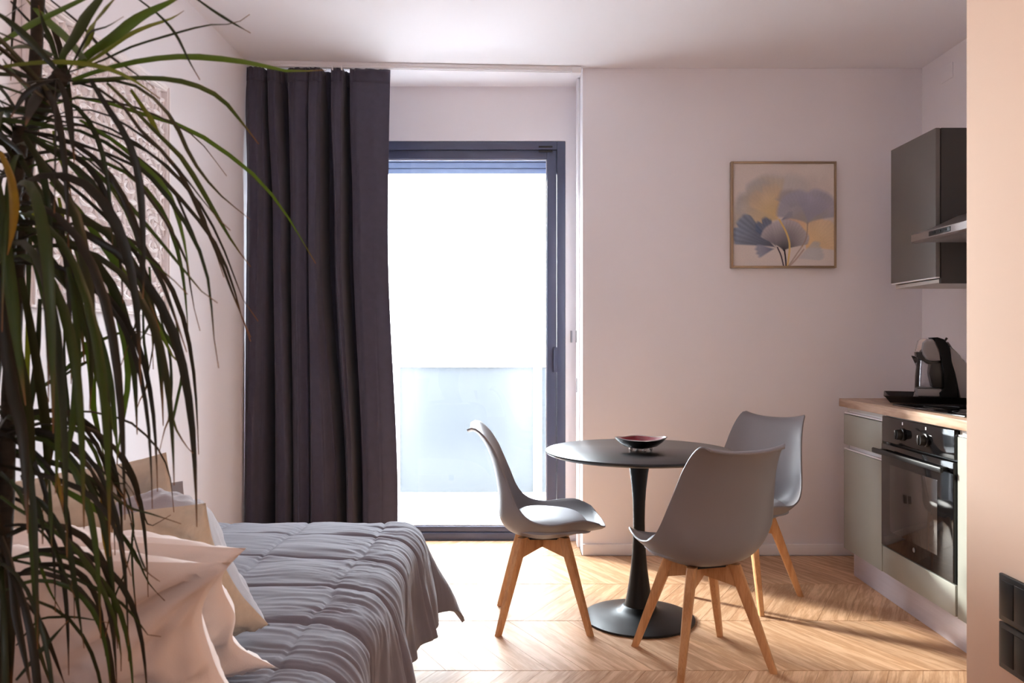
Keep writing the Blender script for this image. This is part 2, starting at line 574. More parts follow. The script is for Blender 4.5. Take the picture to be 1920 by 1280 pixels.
for k, (y0, y1) in enumerate(zip(seams, seams[1:])):
    near_strip = y0 > 2.3
    s = SLOPE * STRIP * (1 if k % 2 == 1 else -1)
    xr = XN - 0.004 if y0 > 4.4 else (XR - 0.004 if y0 > 1.7 else XP - 0.004)
    n0 = int((XL - 0.6) / PITCH) - 2
    for i in range(n0, int((xr + 0.6) / PITCH) + 3):
        x = i * PITCH + 0.03 * (k % 3)
        poly = [(x, y0), (x + PITCH, y0), (x + PITCH + s, y1), (x + s, y1)]
        poly = clip_poly(poly, 0, XL + 0.004, False)
        if poly: poly = clip_poly(poly, 0, xr, True)
        if poly: poly = clip_poly(poly, 1, YW - 0.004, True)
        if poly: poly = clip_poly(poly, 1, YREAR + 0.004, False)
        if not poly or len(poly) < 3 or poly_area(poly) < 0.002:
            continue
        dz = random.uniform(-0.0006, 0.0)
        if near_strip:
            ang = math.atan2(y1 - y0, s)
            ox, oy = x, y0
            ca, sa = math.cos(-ang), math.sin(-ang)
            loc_poly = [((p[0] - ox) * ca - (p[1] - oy) * sa, (p[0] - ox) * sa + (p[1] - oy) * ca) for p in poly]
            b_ = bmesh.new(); plank_mesh(b_, loc_poly, dz)
            o = bm_obj('plank', b_, m_oak, parent=floor, local=True)
            o.location = Vector((ox, oy, 0)) - Vector(floor.location)
            o.rotation_euler = (0, 0, ang)
        else:
            plank_mesh(plank_bulk, poly, dz)
o = bm_obj('parquet_boards', plank_bulk, m_oak, parent=floor)
o['kind'] = 'stuff'

# ------------------------------------------------------------------ balcony door
door = thing('door_1', 'dark anthracite framed glass balcony door', 'door', ((DX0 + DX1) / 2, 4.76, 0))
door['kind'] = 'structure'
bm = bmesh.new()
fy0, fy1 = YW + 0.004, YW + 0.09
fw = 0.05
bm_box(bm, DX0, DX0 + fw, fy0, fy1, 0.012, DZ1, 0.003)
bm_box(bm, DX1 - fw, DX1, fy0, fy1, 0.012, DZ1, 0.003)
bm_box(bm, DX0 + fw, DX1 - fw, fy0, fy1, DZ1 - fw, DZ1, 0.003)
bm_box(bm, DX0 + fw, DX1 - fw, fy0, fy1, 0.0, 0.045, 0.003)
bm_obj('door_frame', bm, m_frame, door, 40)
XM = -0.93


def sash(x0, x1, dy):
    bm = bmesh.new()
    sw = 0.058
    z0, z1 = 0.047, DZ1 - fw - 0.002
    a, b = fy0 + 0.012 + dy, fy0 + 0.062 + dy
    bm_box(bm, x0, x0 + sw, a, b, z0, z1, 0.004)
    bm_box(bm, x1 - sw, x1, a, b, z0, z1, 0.004)
    bm_box(bm, x0 + sw, x1 - sw, a, b, z1 - sw + 0.006, z1, 0.004)
    bm_box(bm, x0 + sw, x1 - sw, a, b, z0, z0 + 0.034, 0.004)
    sh = bm_obj('sash', bm, m_frame, door, 40)
    ix0, ix1, iz0, iz1 = x0 + sw, x1 - sw, z0 + 0.034, z1 - sw + 0.006
    bm = bmesh.new()
    g = 0.006
    for (p0, p1, q0, q1) in ((ix0, ix0 + g, iz0, iz1), (ix1 - g, ix1, iz0, iz1), (ix0, ix1, iz1 - g, iz1), (ix0, ix1, iz0, iz0 + g)):
        bm_box(bm, p0, p1, a + 0.010, a + 0.022, q0, q1, 0)
    bm_obj('glazing_bead', bm, m_bead, sh)
    box('glass_pane', ix0 + 0.001, ix1 - 0.001, a + 0.022, a + 0.028, iz0 + 0.001, iz1 - 0.001, m_pane, sh, 0)
    return sh


s1 = sash(XM, DX1 - fw - 0.002, 0.0)
s2 = sash(DX0 + fw + 0.002, XM - 0.002, 0.0)
# recessed pull handle on the stile and the two black slots in the head
p = P(1042, 690, fy0 + 0.01)
bm = bmesh.new()
bm_box(bm, p.x - 0.013, p.x + 0.013, fy0 + 0.002, fy0 + 0.012, 1.00, 1.15, 0.004)
bm_box(bm, p.x - 0.012, p.x - 0.006, fy0 - 0.012, fy0 + 0.003, 1.015, 1.135, 0.002)
o = bm_obj('pull_handle', bm, m_frame, s1, 40)
o['label'] = 'slim recessed pull handle'
for dz in (0.0, 0.026):
    box('vent_slot', P(1010, 0, YW).x, P(1036, 0, YW).x, fy0 - 0.003, fy0 + 0.004, 2.316 + dz - 0.005, 2.316 + dz + 0.006, m_black, door, 0.001)

# white guide profile on the right reveal with small grey catches
tr = thing('trim_1', 'white vertical guide profile on the door reveal with grey catches', 'trim', (XN - 0.012, 4.66, 0))
tr['kind'] = 'structure'
box('guide_profile', XN - 0.016, XN, 4.60, 4.70, 0.0, H - 0.002, m_trim, tr, 0.003)
for (x0, x1, z0, z1, y) in ((0.325, 0.336, 1.178, 1.248, YW), (0.3545 - 0.006, 0.3545, 1.178, 1.248, 4.66), (0.3545 - 0.006, 0.3545, 0.89, 0.972, 4.62)):
    box('catch_plate', x0, x1, y - 0.012, y - 0.0005, z0, z1, m_latch, tr, 0.002)
o = None

# ------------------------------------------------------------------ balcony outside
struct(box('balcony_floor', -3.2, 3.2, 5.02, 6.55, -0.2, -0.03, m_slab, bevel=0.004))
struct(box('wall_outside', -3.2, XL - 0.2, 4.9, 5.02, -0.2, 3.0, m_wall, bevel=0))
sh = thing('roller_shutter', 'rolled-up blue-grey roller shutter above the balcony door outside', 'shutter', (-0.5, 4.9, 2.21))
for i, z in enumerate((2.208, 2.246, 2.284, 2.322)):
    bm = bmesh.new()
    bm_prism(bm, [(4.885, z), (4.897, z - 0.002), (4.905, z + 0.010), (4.905, z + 0.034), (4.895, z + 0.036), (4.885, z + 0.028)], 'X', DX0 - 0.0 + 0.004, DX1 - 0.004)
    bm_obj('shutter_slat', bm, m_shut, sh)
YR = 6.30
bal = thing('balcony_balustrade', 'frosted glass balcony balustrade with white posts and rail', 'railing', (-0.4, YR, -0.03))
posts = [-3.0 + 0.0, -2.062, -0.945, 0.172, 1.289, 2.406]
for x in posts:
    box('post', x - 0.026, x + 0.026, YR - 0.02, YR + 0.03, -0.03, 0.992, m_post, bal, 0.004)
box('top_rail', -3.03, 2.45, YR - 0.028, YR + 0.036, 0.992, 1.012, m_post, bal, 0.005)
box('bottom_rail', -3.03, 2.45, YR - 0.015, YR + 0.02, -0.028, -0.008, m_post, bal, 0.003)
for a, b in zip(posts, posts[1:]):
    box('glass_panel', a + 0.032, b - 0.032, YR, YR + 0.010, -0.004, 0.982, m_frost, bal, 0.001)

# ------------------------------------------------------------------ curtain and track
rail = thing('curtain_rail', 'white ceiling curtain track across the balcony door niche', 'curtain rail', (-0.5, 4.38, H))
a0, a1 = Vector((XL + 0.005, 4.325, 0)), Vector((XN - 0.01, 4.425, 0))
dr = (a1 - a0).normalized(); nr = Vector((-dr.y, dr.x, 0))
RZ0 = H - 0.030


def rail_box(bm, s0, s1, w0, w1, z0, z1, bev):
    R = Matrix.Translation(a0) @ Matrix(((dr.x, nr.x, 0, 0), (dr.y, nr.y, 0, 0), (0, 0, 1, 0), (0, 0, 0, 1)))
    bm_box(bm, s0, s1, w0, w1, z0, z1, bev, 2, R)


Lr = (a1 - a0).length
bm = bmesh.new()
rail_box(bm, 0, Lr - 0.05, -0.018, 0.018, RZ0 + 0.012, H - 0.001, 0.002)
rail_box(bm, 0, Lr - 0.05, -0.014, -0.004, RZ0, RZ0 + 0.013, 0.002)
rail_box(bm, 0, Lr - 0.05, 0.004, 0.014, RZ0, RZ0 + 0.013, 0.002)
bm_obj('track', bm, m_rail, rail, 40)
bm = bmesh.new()
rail_box(bm, Lr - 0.052, Lr, -0.024, 0.024, RZ0 - 0.010, H - 0.002, 0.004)
bm_obj('end_cap', bm, m_rail, rail, 40)

# folds: (pixel column at top, middle, bottom ; depth toward the room)
folds = [
    (467, 470, 464, 0.020), (479, 482, 476, 0.045), (490, 494, 486, 0.050), (495, 503, 494, 0.020), (501, 514, 508, -0.040),
    (509, 520, 530, 0.028), (520, 534, 546, 0.040), (526, 540, 550, -0.030), (534, 547, 553, -0.055), (548, 551, 557, 0.020),
    (560, 565, 570, 0.042), (578, 580, 584, 0.030), (581, 583, 587, 0.015), (588, 588, 596, 0.055), (600, 600, 618, 0.060), (604, 604, 634, 0.030),
    (607, 607, 640, -0.050), (620, 629, 653, -0.058), (625, 634, 656, 0.040), (633, 639, 660, 0.055), (643, 643, 666, 0.045),
    (646, 646, 668, -0.045), (655, 661, 681, -0.058), (659, 666, 685, 0.030), (672, 680, 698, 0.048), (700, 704, 718, 0.042), (732, 729, 747, 0.020)]
NU, NV = 420, 64
ZT, ZB = RZ0 - 0.001, 0.03
verts = []
ycol = 4.375
for j in range(NV):
    t = j / (NV - 1)
    z = ZT + (ZB - ZT) * t
    ypix = 640 - (z - CAMZ) * FPX / ycol
    tt = min(1, max(0, (ypix - 130) / 820.0))
    xs, ds = [], []
    for (p0, p1, p2, d) in folds:
        if tt < 0.366:
            q = tt / 0.366; q = q * q * (3 - 2 * q); px = p0 + (p1 - p0) * q
        else:
            q = (tt - 0.366) / 0.634; q = q * q * (3 - 2 * q); px = p1 + (p2 - p1) * q
        xs.append((px - CX) / FPX * ycol); ds.append(d)
    amp = 0.40 + 0.95 * min(1.0, t / 0.10)
    amp *= 1.0 + 0.25 * t
    n_f = len(xs)
    for i in range(NU):
        f = i / (NU - 1) * (n_f - 1)
        k = min(int(f), n_f - 2); q = f - k
        qs = q * q * (3 - 2 * q)
        x = xs[k] + (xs[k + 1] - xs[k]) * q
        d = ds[k] + (ds[k + 1] - ds[k]) * qs
        d = d * 2.0 if d < 0 else d
        fine = 0.006 * math.sin(i * 0.42) * max(0, 1 - t / 0.045)
        sway = 0.010 * math.sin(3.1 * t + k * 1.7) * t
        zz = z
        if t < 0.02:
            zz = z - 0.006 * abs(math.sin(i * 0.23)) * (1 - t / 0.02)
        railY = a0.y + (a1.y - a0.y) * (x - a0.x) / (a1.x - a0.x)
        xx = max(x, XL + 0.006 + 0.014 * math.sin(PI * min(1, max(0, (tt - 0.08) / 0.34))) ** 2 * max(0, 1 - i / 16))
        verts.append((xx, railY + 0.012 - d * amp + fine + sway, zz))
faces = []
for j in range(NV - 1):
    for i in range(NU - 1):
        a = j * NU + i
        faces.append((a, a + 1, a + NU + 1, a + NU))
cur = thing('curtain', 'dark plum-grey floor-length curtain gathered at the left of the balcony door', 'curtain', (-1.07, 4.37, 0.02))
o = mesh_obj('drape', verts, faces, m_curtain, cur, 180)
md = o.modifiers.new('thickness', 'SOLIDIFY'); md.thickness = 0.0025
# header tape stitched over the top of the drape
hv = []
rows = 5
for j in range(rows):
    for i in range(NU):
        v = verts[i + NU * 1]
        w_ = verts[i]
        z = ZT - 0.004 - 0.075 * j / (rows - 1)
        jj = min(NV - 2, int((ZT - z) / ((ZT - ZB) / (NV - 1))))
        fr = (ZT - z) / ((ZT - ZB) / (NV - 1)) - jj
        A = verts[jj * NU + i]; B = verts[(jj + 1) * NU + i]
        hv.append((A[0] + (B[0] - A[0]) * fr, A[1] + (B[1] - A[1]) * fr - 0.004, z))
hf = []
for j in range(rows - 1):
    for i in range(NU - 1):
        a = j * NU + i
        hf.append((a, a + 1, a + NU + 1, a + NU))
o = mesh_obj('header_band', hv, hf, m_curtain, cur, 180)
md = o.modifiers.new('thickness', 'SOLIDIFY'); md.thickness = 0.002
for px in (628, 645):
    x = (px - CX) / FPX * ycol
    railY = a0.y + (a1.y - a0.y) * (x - a0.x) / (a1.x - a0.x)
    box('glider_hook', x - 0.004, x + 0.004, railY - 0.040, railY - 0.030, RZ0 - 0.022, RZ0 + 0.004, m_rail, cur, 0.0015)

# ------------------------------------------------------------------ picture on the back wall
px0, px1, pz1, pz0 = 1.187, 1.767, 2.176, 1.589
pic = thing('framed_picture', 'square pale-gold framed canvas of blue and ochre ginkgo leaves on back wall', 'picture', ((px0 + px1) / 2, YB, pz0))
bm = bmesh.new()
fwid = 0.012
for (x0, x1, z0, z1) in ((px0, px0 + fwid, pz0, pz1), (px1 - fwid, px1, pz0, pz1), (px0 + fwid, px1 - fwid, pz1 - fwid, pz1), (px0 + fwid, px1 - fwid, pz0, pz0 + fwid)):
    bm_box(bm, x0, x1, YB - 0.036, YB - 0.001, z0, z1, 0.0015)
bm_obj('frame', bm, m_gold, pic, 40)
NG = 170
gx, gy = np.meshgrid(np.linspace(0, 1, NG), np.linspace(0, 1, NG))      # gy down
img = np.zeros((NG, NG, 3)) + np.array(lin((222, 214, 210)))
img *= (1 + 0.03 * vnoise(gx * 5, gy * 5, 3))[..., None]


def fan(bx, by, ang, spread, rad, c_in, c_out, alpha, lobes=2, edge=0.04, seed=1, soft=0.03, veins=0.06):
    global img
    dx, dy = gx - bx, gy - by
    r = np.hypot(dx, dy)
    a = np.arctan2(dy, dx) - math.radians(ang)
    a = (a + np.pi) % (2 * np.pi) - np.pi
    sp = math.radians(spread)
    u = np.clip(a / sp, -1.3, 1.3)
    R = rad * (1 - 0.16 * np.abs(u) ** 3 - 0.10 * np.exp(-(u / 0.10) ** 2) * (lobes == 2)) + edge * 0.5 * vnoise(u * 4 + 9, np.full_like(u, seed * 3.7), seed)
    curv = sp * (1.0 - 0.35 * np.exp(-r / (rad * 0.28)))
    m1 = np.clip((R - r) / soft, 0, 1)
    m2 = np.clip((curv - np.abs(a)) * np.maximum(r, 0.02) / (soft * 0.5), 0, 1)
    mask = m1 * m2 * alpha
    t = np.clip(r / rad, 0, 1)
    q = t[..., None]
    col = np.array(lin(c_in)) * (1 - q) + np.array(lin(c_out)) * q
    vein = 1 - veins * (0.5 + 0.5 * np.sin(a * 55 + seed)) * np.clip(r / rad, 0.2, 1)
    rim = 1 - 0.18 * np.exp(-((R - r) / 0.012) ** 2)
    col = col * (vein * rim * (1 + 0.12 * vnoise(gx * 9, gy * 9, seed + 20)))[..., None]
    img = img * (1 - mask[..., None]) + col * mask[..., None]


def stem(pts, wd, c, alpha=1.0):
    global img
    pp = catmull([np.array(p) for p in pts], 60)
    d = np.full_like(gx, 9.0)
    for a in pp:
        d = np.minimum(d, np.hypot(gx - a[0], gy - a[1]))
    m = (np.clip((wd - d) / (wd * 0.5), 0, 1) * alpha)[..., None]
    img = img * (1 - m) + np.array(lin(c)) * m


fan(0.47, 0.52, -88, 62, 0.47, (196, 196, 196), (190, 192, 196), 0.55, seed=2, soft=0.08)
fan(0.80, 0.45, -80, 40, 0.36, (205, 195, 190), (200, 192, 192), 0.35, seed=9, soft=0.08)
fan(0.46, 0.56, -142, 62, 0.50, (222, 194, 132), (190, 186, 182), 0.85, seed=4, soft=0.05)
fan(0.30, 0.42, -140, 70, 0.30, (206, 186, 150), (170, 180, 196), 0.5, seed=5, soft=0.05)
fan(0.46, 0.56, -122, 36, 0.40, (226, 198, 136), (212, 194, 176), 0.7, seed=6, soft=0.05)
fan(0.57, 0.44, -80, 75, 0.22, (150, 146, 150), (168, 162, 166), 0.75, seed=7, soft=0.04)
fan(0.46, 0.56, -22, 26, 0.17, (96, 110, 146), (128, 136, 160), 0.85, seed=14, soft=0.02)
fan(0.72, 0.84, -58, 62, 0.40, (236, 202, 140), (222, 200, 170), 0.85, seed=8, soft=0.03)
fan(0.70, 0.84, -110, 26, 0.36, (232, 200, 140), (224, 196, 174), 0.8, seed=18, soft=0.03)
fan(0.735, 0.60, -90, 78, 0.39, (164, 164, 164), (172, 174, 196), 0.85, seed=10, soft=0.04)
fan(0.735, 0.60, -75, 40, 0.34, (140, 146, 180), (178, 178, 200), 0.5, seed=11, soft=0.05)
fan(0.44, 0.83, -152, 24, 0.50, (36, 44, 74), (140, 158, 184), 0.9, seed=12, soft=0.03, veins=0.3)
fan(0.44, 0.83, -122, 22, 0.34, (30, 38, 66), (110, 128, 158), 0.9, seed=13, soft=0.03, veins=0.2)
fan(0.43, 0.83, 172, 24, 0.22, (70, 80, 110), (160, 166, 186), 0.9, lobes=1, seed=15, soft=0.03)
fan(0.50, 0.86, -82, 68, 0.31, (18, 22, 40), (196, 192, 200), 0.95, lobes=1, seed=16, soft=0.02, veins=0.1)
fan(0.62, 0.94, -22, 26, 0.30, (196, 196, 200), (186, 192, 198), 0.7, seed=17, soft=0.03)
stem([(0.44, 0.82), (0.475, 0.90), (0.50, 1.0)], 0.009, (60, 50, 66))
stem([(0.51, 0.85), (0.52, 0.93), (0.525, 1.0)], 0.010, (28, 28, 44))
stem([(0.46, 0.55), (0.53, 0.68), (0.56, 0.80), (0.54, 1.0)], 0.012, (224, 196, 128))
stem([(0.74, 0.58), (0.72, 0.74), (0.62, 0.90), (0.55, 1.0)], 0.009, (166, 146, 132), 0.8)
stem([(0.70, 0.84), (0.62, 0.94), (0.56, 1.0)], 0.010, (176, 150, 140), 0.8)
ix0, ix1, iz0, iz1 = px0 + fwid, px1 - fwid, pz0 + fwid, pz1 - fwid
pv = [(ix0 + (ix1 - ix0) * gx[i, j], YB - 0.028, iz1 - (iz1 - iz0) * gy[i, j]) for i in range(NG) for j in range(NG)]
pf = [(a, b, c, d) for (a, b, c, d) in ((q[0], q[3], q[2], q[1]) for q in grid_faces(NG, NG))]
o = mesh_obj('canvas', pv, pf, m_print, pic)
ca = o.data.color_attributes.new('Col', 'FLOAT_COLOR', 'POINT')
cc = np.ones((NG * NG, 4)); cc[:, :3] = np.clip(img.reshape(-1, 3), 0, 1)
ca.data.foreach_set('color', cc.ravel())

# ------------------------------------------------------------------ carved panel on the left wall
cy0, cy1, cz0, cz1 = 2.36, 3.31, 1.285, 2.235
cp = thing('carved_panel', 'square whitewashed carved wooden fretwork panel on left wall behind the plant', 'wall panel', (XL, (cy0 + cy1) / 2, cz0))
bm = bmesh.new()
fwid = 0.028
xo = XL + 0.001
for (y0, y1, z0, z1) in ((cy0, cy0 + fwid, cz0, cz1), (cy1 - fwid, cy1, cz0, cz1), (cy0 + fwid, cy1 - fwid, cz1 - fwid, cz1), (cy0 + fwid, cy1 - fwid, cz0, cz0 + fwid)):
    bm_box(bm, xo, xo + 0.030, y0, y1, z0, z1, 0.004)
    bm_box(bm, xo, xo + 0.036, y0 + 0.008, y1 - 0.008, z0 + 0.008, z1 - 0.008, 0.003)
bm_obj('frame', bm, m_carved, cp, 40)
box('backing_board', XL + 0.0005, XL + 0.006, cy0 + 0.01, cy1 - 0.01, cz0 + 0.01, cz1 - 0.01, m_carved, cp, 0)
# fretwork of curled leaves around rosettes
bm = bmesh.new()


def lens(cy, cz, ang, L, W, bend, x0, x1):
    """one carved leaf: a bent lens with a raised rib"""
    n = 6
    ca_, sa_ = math.cos(ang), math.sin(ang)
    top, bot, mid = [], [], []
    for i in range(n + 1):
        t = i / n
        s = (t - 0.0) * L
        wv = W * math.sin(PI * min(1, max(0.0, t))) ** 0.8
        off = bend * L * (t * t)
        for lst, d in ((top, wv), (bot, -wv), (mid, 0)):
            u, v = s, off + d
            lst.append((cy + u * ca_ - v * sa_, cz + u * sa_ + v * ca_))
    ring = top + bot[::-1][1:-1]
    A = [bm.verts.new((x0, p[0], p[1])) for p in ring]
    B = [bm.verts.new((x1 - 0.004, p[0], p[1])) for p in ring]
    Mv = [bm.verts.new((x1, p[0], p[1])) for p in mid[1:-1]]
    m = len(ring)
    for i in range(m):
        bm.faces.new((A[i], A[(i + 1) % m], B[(i + 1) % m], B[i]))
    # roof to the rib
    topB = B[:n + 1]
    botB = [B[0]] + [B[m - i] for i in range(1, n)] + [B[n]]
    rib = [B[0]] + Mv + [B[n]]
    for i in range(n):
        for edge in (topB, botB):
            f = [edge[i], edge[i + 1], rib[i + 1], rib[i]]
            f = list(dict.fromkeys(f))
            if len(f) >= 3:
                try:
                    bm.faces.new(f)
                except ValueError:
                    pass


cell = 0.099
nc = 9
oy, oz = cy0 + fwid, cz0 + fwid
for i in range(nc):
    for j in range(nc):
        cy_, cz_ = oy + (i + 0.5) * cell, oz + (j + 0.5) * cell
        flip = 1 if (i + j) % 2 else -1
        for k in range(8):
            a = k * PI / 4 + 0.2 * flip
            lens(cy_, cz_, a, 0.050 if k % 2 == 0 else 0.064, 0.0085, 0.30 * flip, xo + 0.004, xo + 0.018 + 0.004 * (k % 2))
        bm_t = bmesh.new()
        bmesh.ops.create_cone(bm_t, cap_ends=True, segments=8, radius1=0.013, radius2=0.008, depth=0.02)
        join(bm, bm_t, Matrix.Translation((xo + 0.016, cy_, cz_)) @ Matrix.Rotation(PI / 2, 4, 'Y'))
for i in range(nc + 1):
    for j in range(nc):
        cy_, cz_ = oy + i * cell, oz + (j + 0.5) * cell
        for s_ in (-1, 1):
            if (i == 0 and s_ < 0) or (i == nc and s_ > 0):
                continue
            lens(cy_, cz_ - 0.045, PI / 2 - 0.35 * s_, 0.07, 0.007, 0.45 * s_, xo + 0.004, xo + 0.02)
for i in range(nc):
    for j in range(nc + 1):
        cy_, cz_ = oy + (i + 0.5) * cell, oz + j * cell
        for s_ in (-1, 1):
            if (j == 0 and s_ < 0) or (j == nc and s_ > 0):
                continue
            lens(cy_ - 0.045, cz_, 0.35 * s_, 0.07, 0.007, -0.45 * s_, xo + 0.004, xo + 0.02)
bm_obj('fretwork', bm, m_carved, cp)

# ------------------------------------------------------------------ sockets and switches
for k, x in enumerate((1.16, 1.275)):
    s_ = thing('wall_socket', ['black wall socket plate behind the chairs, the one nearer the balcony door',
                               'black wall socket plate behind the chairs, the one nearer the kitchen'][k], 'socket', (x, YB, 0.34), group='black sockets on the back wall')
    box('plate', x - 0.043, x + 0.043, YB - 0.009, YB - 0.0005, 0.30, 0.385, m_black, s_, 0.003)
    box('insert', x - 0.034, x + 0.034, YB - 0.011, YB - 0.007, 0.318, 0.366, m_blackm, s_, 0.002)
for k, (z0, z1) in enumerate(((0.473, 0.592), (0.352, 0.469))):
    s_ = thing('switch_plate', ['black wall plate on the warm right wall, upper of the pair', 'black wall plate on the warm right wall, lower of the pair'][k],
               'switch plate', (XP, 1.98, (z0 + z1) / 2), group='black plates on the right partition wall')
    box('plate', XP - 0.011, XP - 0.0005, 1.872, 2.053, z0, z1, m_black, s_, 0.003)
    for q in range(3):
        ya = 1.884 + q * 0.0535
        box('rocker', XP - 0.0125, XP - 0.009, ya, ya + 0.051, z0 + 0.014, z1 - 0.014, m_blackm, s_, 0.0015)
o = box('cover_plate', XR - 0.006, XR - 0.0005, 4.12, 4.24, 2.545, 2.625, m_wall, bevel=0.003)
tag(o, 'blank white cover plate high on the kitchen wall above the wall cabinet', 'cover plate')

# ------------------------------------------------------------------ kitchen
KX = 1.66            # front plane of doors
KY1 = 4.05           # far end of the run
Y1, Y2, Y3 = 3.625, 3.018, 2.418
wt = box('worktop', KX - 0.018, XR - 0.002, YP + 0.004, KY1 + 0.015, 0.856, 0.896, m_worktop, bevel=0.003)
tag(wt, 'light oak kitchen worktop with a square front edge', 'worktop')
pl = thing('kitchen_plinth', 'satin silver plinth board along the floor below the kitchen units', 'plinth', (1.72, 3.2, 0))
box('plinth_board', 1.712, 1.728, YP + 0.004, KY1 + 0.0, 0.0, 0.138, m_plinth, pl, 0.001)
box('plinth_return', 1.728, XR - 0.002, KY1 - 0.016, KY1, 0.0, 0.138, m_plinth, pl, 0.001)


def carcass(parent, ya, yb, z0=0.14, z1=0.854):
    bm = bmesh.new()
    x0 = KX + 0.020
    bm_box(bm, x0, XR - 0.003, ya, ya + 0.018, z0, z1, 0.001)
    bm_box(bm, x0, XR - 0.003, yb - 0.018, yb, z0, z1, 0.001)
    bm_box(bm, x0, XR - 0.003, ya + 0.018, yb - 0.018, z0, z0 + 0.018, 0)
    bm_box(bm, x0, XR - 0.003, ya + 0.018, yb - 0.018, z1 - 0.018, z1, 0)
    bm_box(bm, XR - 0.02, XR - 0.003, ya + 0.018, yb - 0.018, z0 + 0.018, z1 - 0.018, 0)
    return bm_obj('carcass', bm, m_carcass, parent)


def gola(parent, ya, yb, z0, z1):
    """recessed finger-pull channel above a front"""
    bm = bmesh.new()
    bm_prism(bm, [(KX + 0.004, z0), (KX + 0.026, z0), (KX + 0.026, z1), (KX + 0.0222, z1), (KX + 0.0222, z0 + 0.006), (KX + 0.004, z0 + 0.006)], 'Y', ya, yb)
    return bm_obj('finger_channel', bm, m_rail, parent)


cab = thing('base_cabinet', 'sage green base cabinet with a drawer over a door left of the oven', 'cabinet', (1.95, (Y1 + KY1) / 2, 0.14))
carcass(cab, Y1 + 0.002, KY1)
box('drawer_front', KX, KX + 0.019, Y1 + 0.003, KY1 - 0.001, 0.668, 0.818, m_sage, cab, 0.002)
box('door', KX, KX + 0.019, Y1 + 0.003, KY1 - 0.001, 0.142, 0.640, m_sage, cab, 0.002)
gola(cab, Y1 + 0.003, KY1 - 0.001, 0.642, 0.668)
gola(cab, Y1 + 0.003, KY1 - 0.001, 0.822, 0.852)

oc = thing('oven_housing', 'sage green oven housing with a low front panel under the oven', 'cabinet', (1.95, (Y1 + Y2) / 2, 0.14))
carcass(oc, Y2 + 0.002, Y1 - 0.002)
box('lower_panel', KX, KX + 0.019, Y2 + 0.004, Y1 - 0.004, 0.144, 0.262, m_sage, oc, 0.002)

ov = thing('oven', 'black built-in oven with two knobs and a glass door', 'oven', (1.9, (Y1 + Y2) / 2, 0.27))
oy0, oy1 = Y2 + 0.006, Y1 - 0.004
box('body', KX + 0.024, XR - 0.05, oy0 + 0.022, oy1 - 0.022, 0.272, 0.832, m_black, ov, 0.003)
box('control_panel', KX - 0.002, KX + 0.022, oy0, oy1, 0.735, 0.848, m_ovenbl, ov, 0.003)
dr_ = box('oven_door', KX - 0.006, KX + 0.022, oy0, oy1, 0.268, 0.726, m_ovenbl, ov, 0.004)
box('window', KX - 0.0066, KX - 0.004, oy0 + 0.115, oy1 - 0.085, 0.345, 0.640, m_ovenwin, dr_, 0.0003)
bm = bmesh.new()
bm_box(bm, KX - 0.050, KX - 0.036, oy0 + 0.012, oy1 + 0.002, 0.684, 0.706, 0.005)
for yy in (oy0 + 0.05, oy1 - 0.04):
    bm_box(bm, KX - 0.040, KX - 0.004, yy - 0.012, yy + 0.012, 0.687, 0.703, 0.003)
o = bm_obj('handle', bm, m_blackm, dr_, 40)
o['label'] = 'black bar handle'
bm = bmesh.new()
bm_lathe(bm, [(0, 0), (0.010, 0), (0.010, 0.0008), (0, 0.0008)], 16, M4=Matrix.Translation((KX - 0.0066, (oy0 + oy1) / 2, 0.318)) @ Matrix.Rotation(-PI / 2, 4, 'Y'))
bm_obj('round_mark', bm, M('grey_print', (110, 108, 110), 0.5, var=0.02), dr_)
for yy in (3.43, 3.235):
    bm = bmesh.new()
    RM = Matrix.Translation((KX - 0.002, yy, 0.785)) @ Matrix.Rotation(-PI / 2, 4, 'Y')
    bm_lathe(bm, [(0.027, 0.0), (0.027, 0.006), (0.023, 0.008), (0.022, 0.026), (0.020, 0.029), (0, 0.029)], 28, M4=RM)
    bm_box(bm, KX - 0.036, KX - 0.028, yy - 0.004, yy + 0.004, 0.765, 0.805, 0.002)
    kn = bm_obj('knob', bm, m_black, ov, 40)
    box('white_mark', KX - 0.0024, KX - 0.0018, yy - 0.004, yy + 0.004, 0.826, 0.838, m_white_print, ov, 0)
    box('white_mark', KX - 0.0368, KX - 0.0355, yy - 0.0012, yy + 0.0012, 0.795, 0.804, m_white_print, kn, 0)

c3 = thing('base_cabinet', 'sage green base cabinet right of the oven, mostly hidden by the partition wall', 'cabinet', (1.95, (Y2 + Y3) / 2, 0.14))
carcass(c3, Y3 + 0.002, Y2 - 0.002)
box('door', KX, KX + 0.019, Y3 + 0.003, Y2 - 0.012, 0.144, 0.826, m_sage, c3, 0.002)
gola(c3, Y3 + 0.003, Y2 - 0.012, 0.828, 0.852)

wc = thing('wall_cabinet', 'dark grey-green wall cabinet in the kitchen corner', 'cabinet', (2.08, 3.80, 1.445))
wx0, wy0, wy1 = 1.885, 3.59, 4.02
bm = bmesh.new()
bx0 = wx0 + 0.024
bm_box(bm, bx0, XR - 0.002, wy0, wy0 + 0.018, 1.445, 2.143, 0.001)
bm_obj('side_panel', bm, m_dark_side, wc)
bm = bmesh.new()
bm_box(bm, bx0, XR - 0.002, wy0 + 0.0185, wy1, 1.449, 1.466, 0.001)
bm_box(bm, bx0, XR - 0.002, wy0 + 0.0185, wy1, 2.125, 2.143, 0.001)
bm_box(bm, bx0, XR - 0.002, wy1 - 0.018, wy1, 1.466, 2.125, 0)
bm_box(bm, XR - 0.02, XR - 0.002, wy0 + 0.018, wy1 - 0.018, 1.466, 2.125, 0)
bm_obj('carcass', bm, m_carcass, wc)
box('door', wx0, wx0 + 0.020, wy0 + 0.001, wy1 - 0.001, 1.475, 2.143, m_grey_cab, wc, 0.0015)
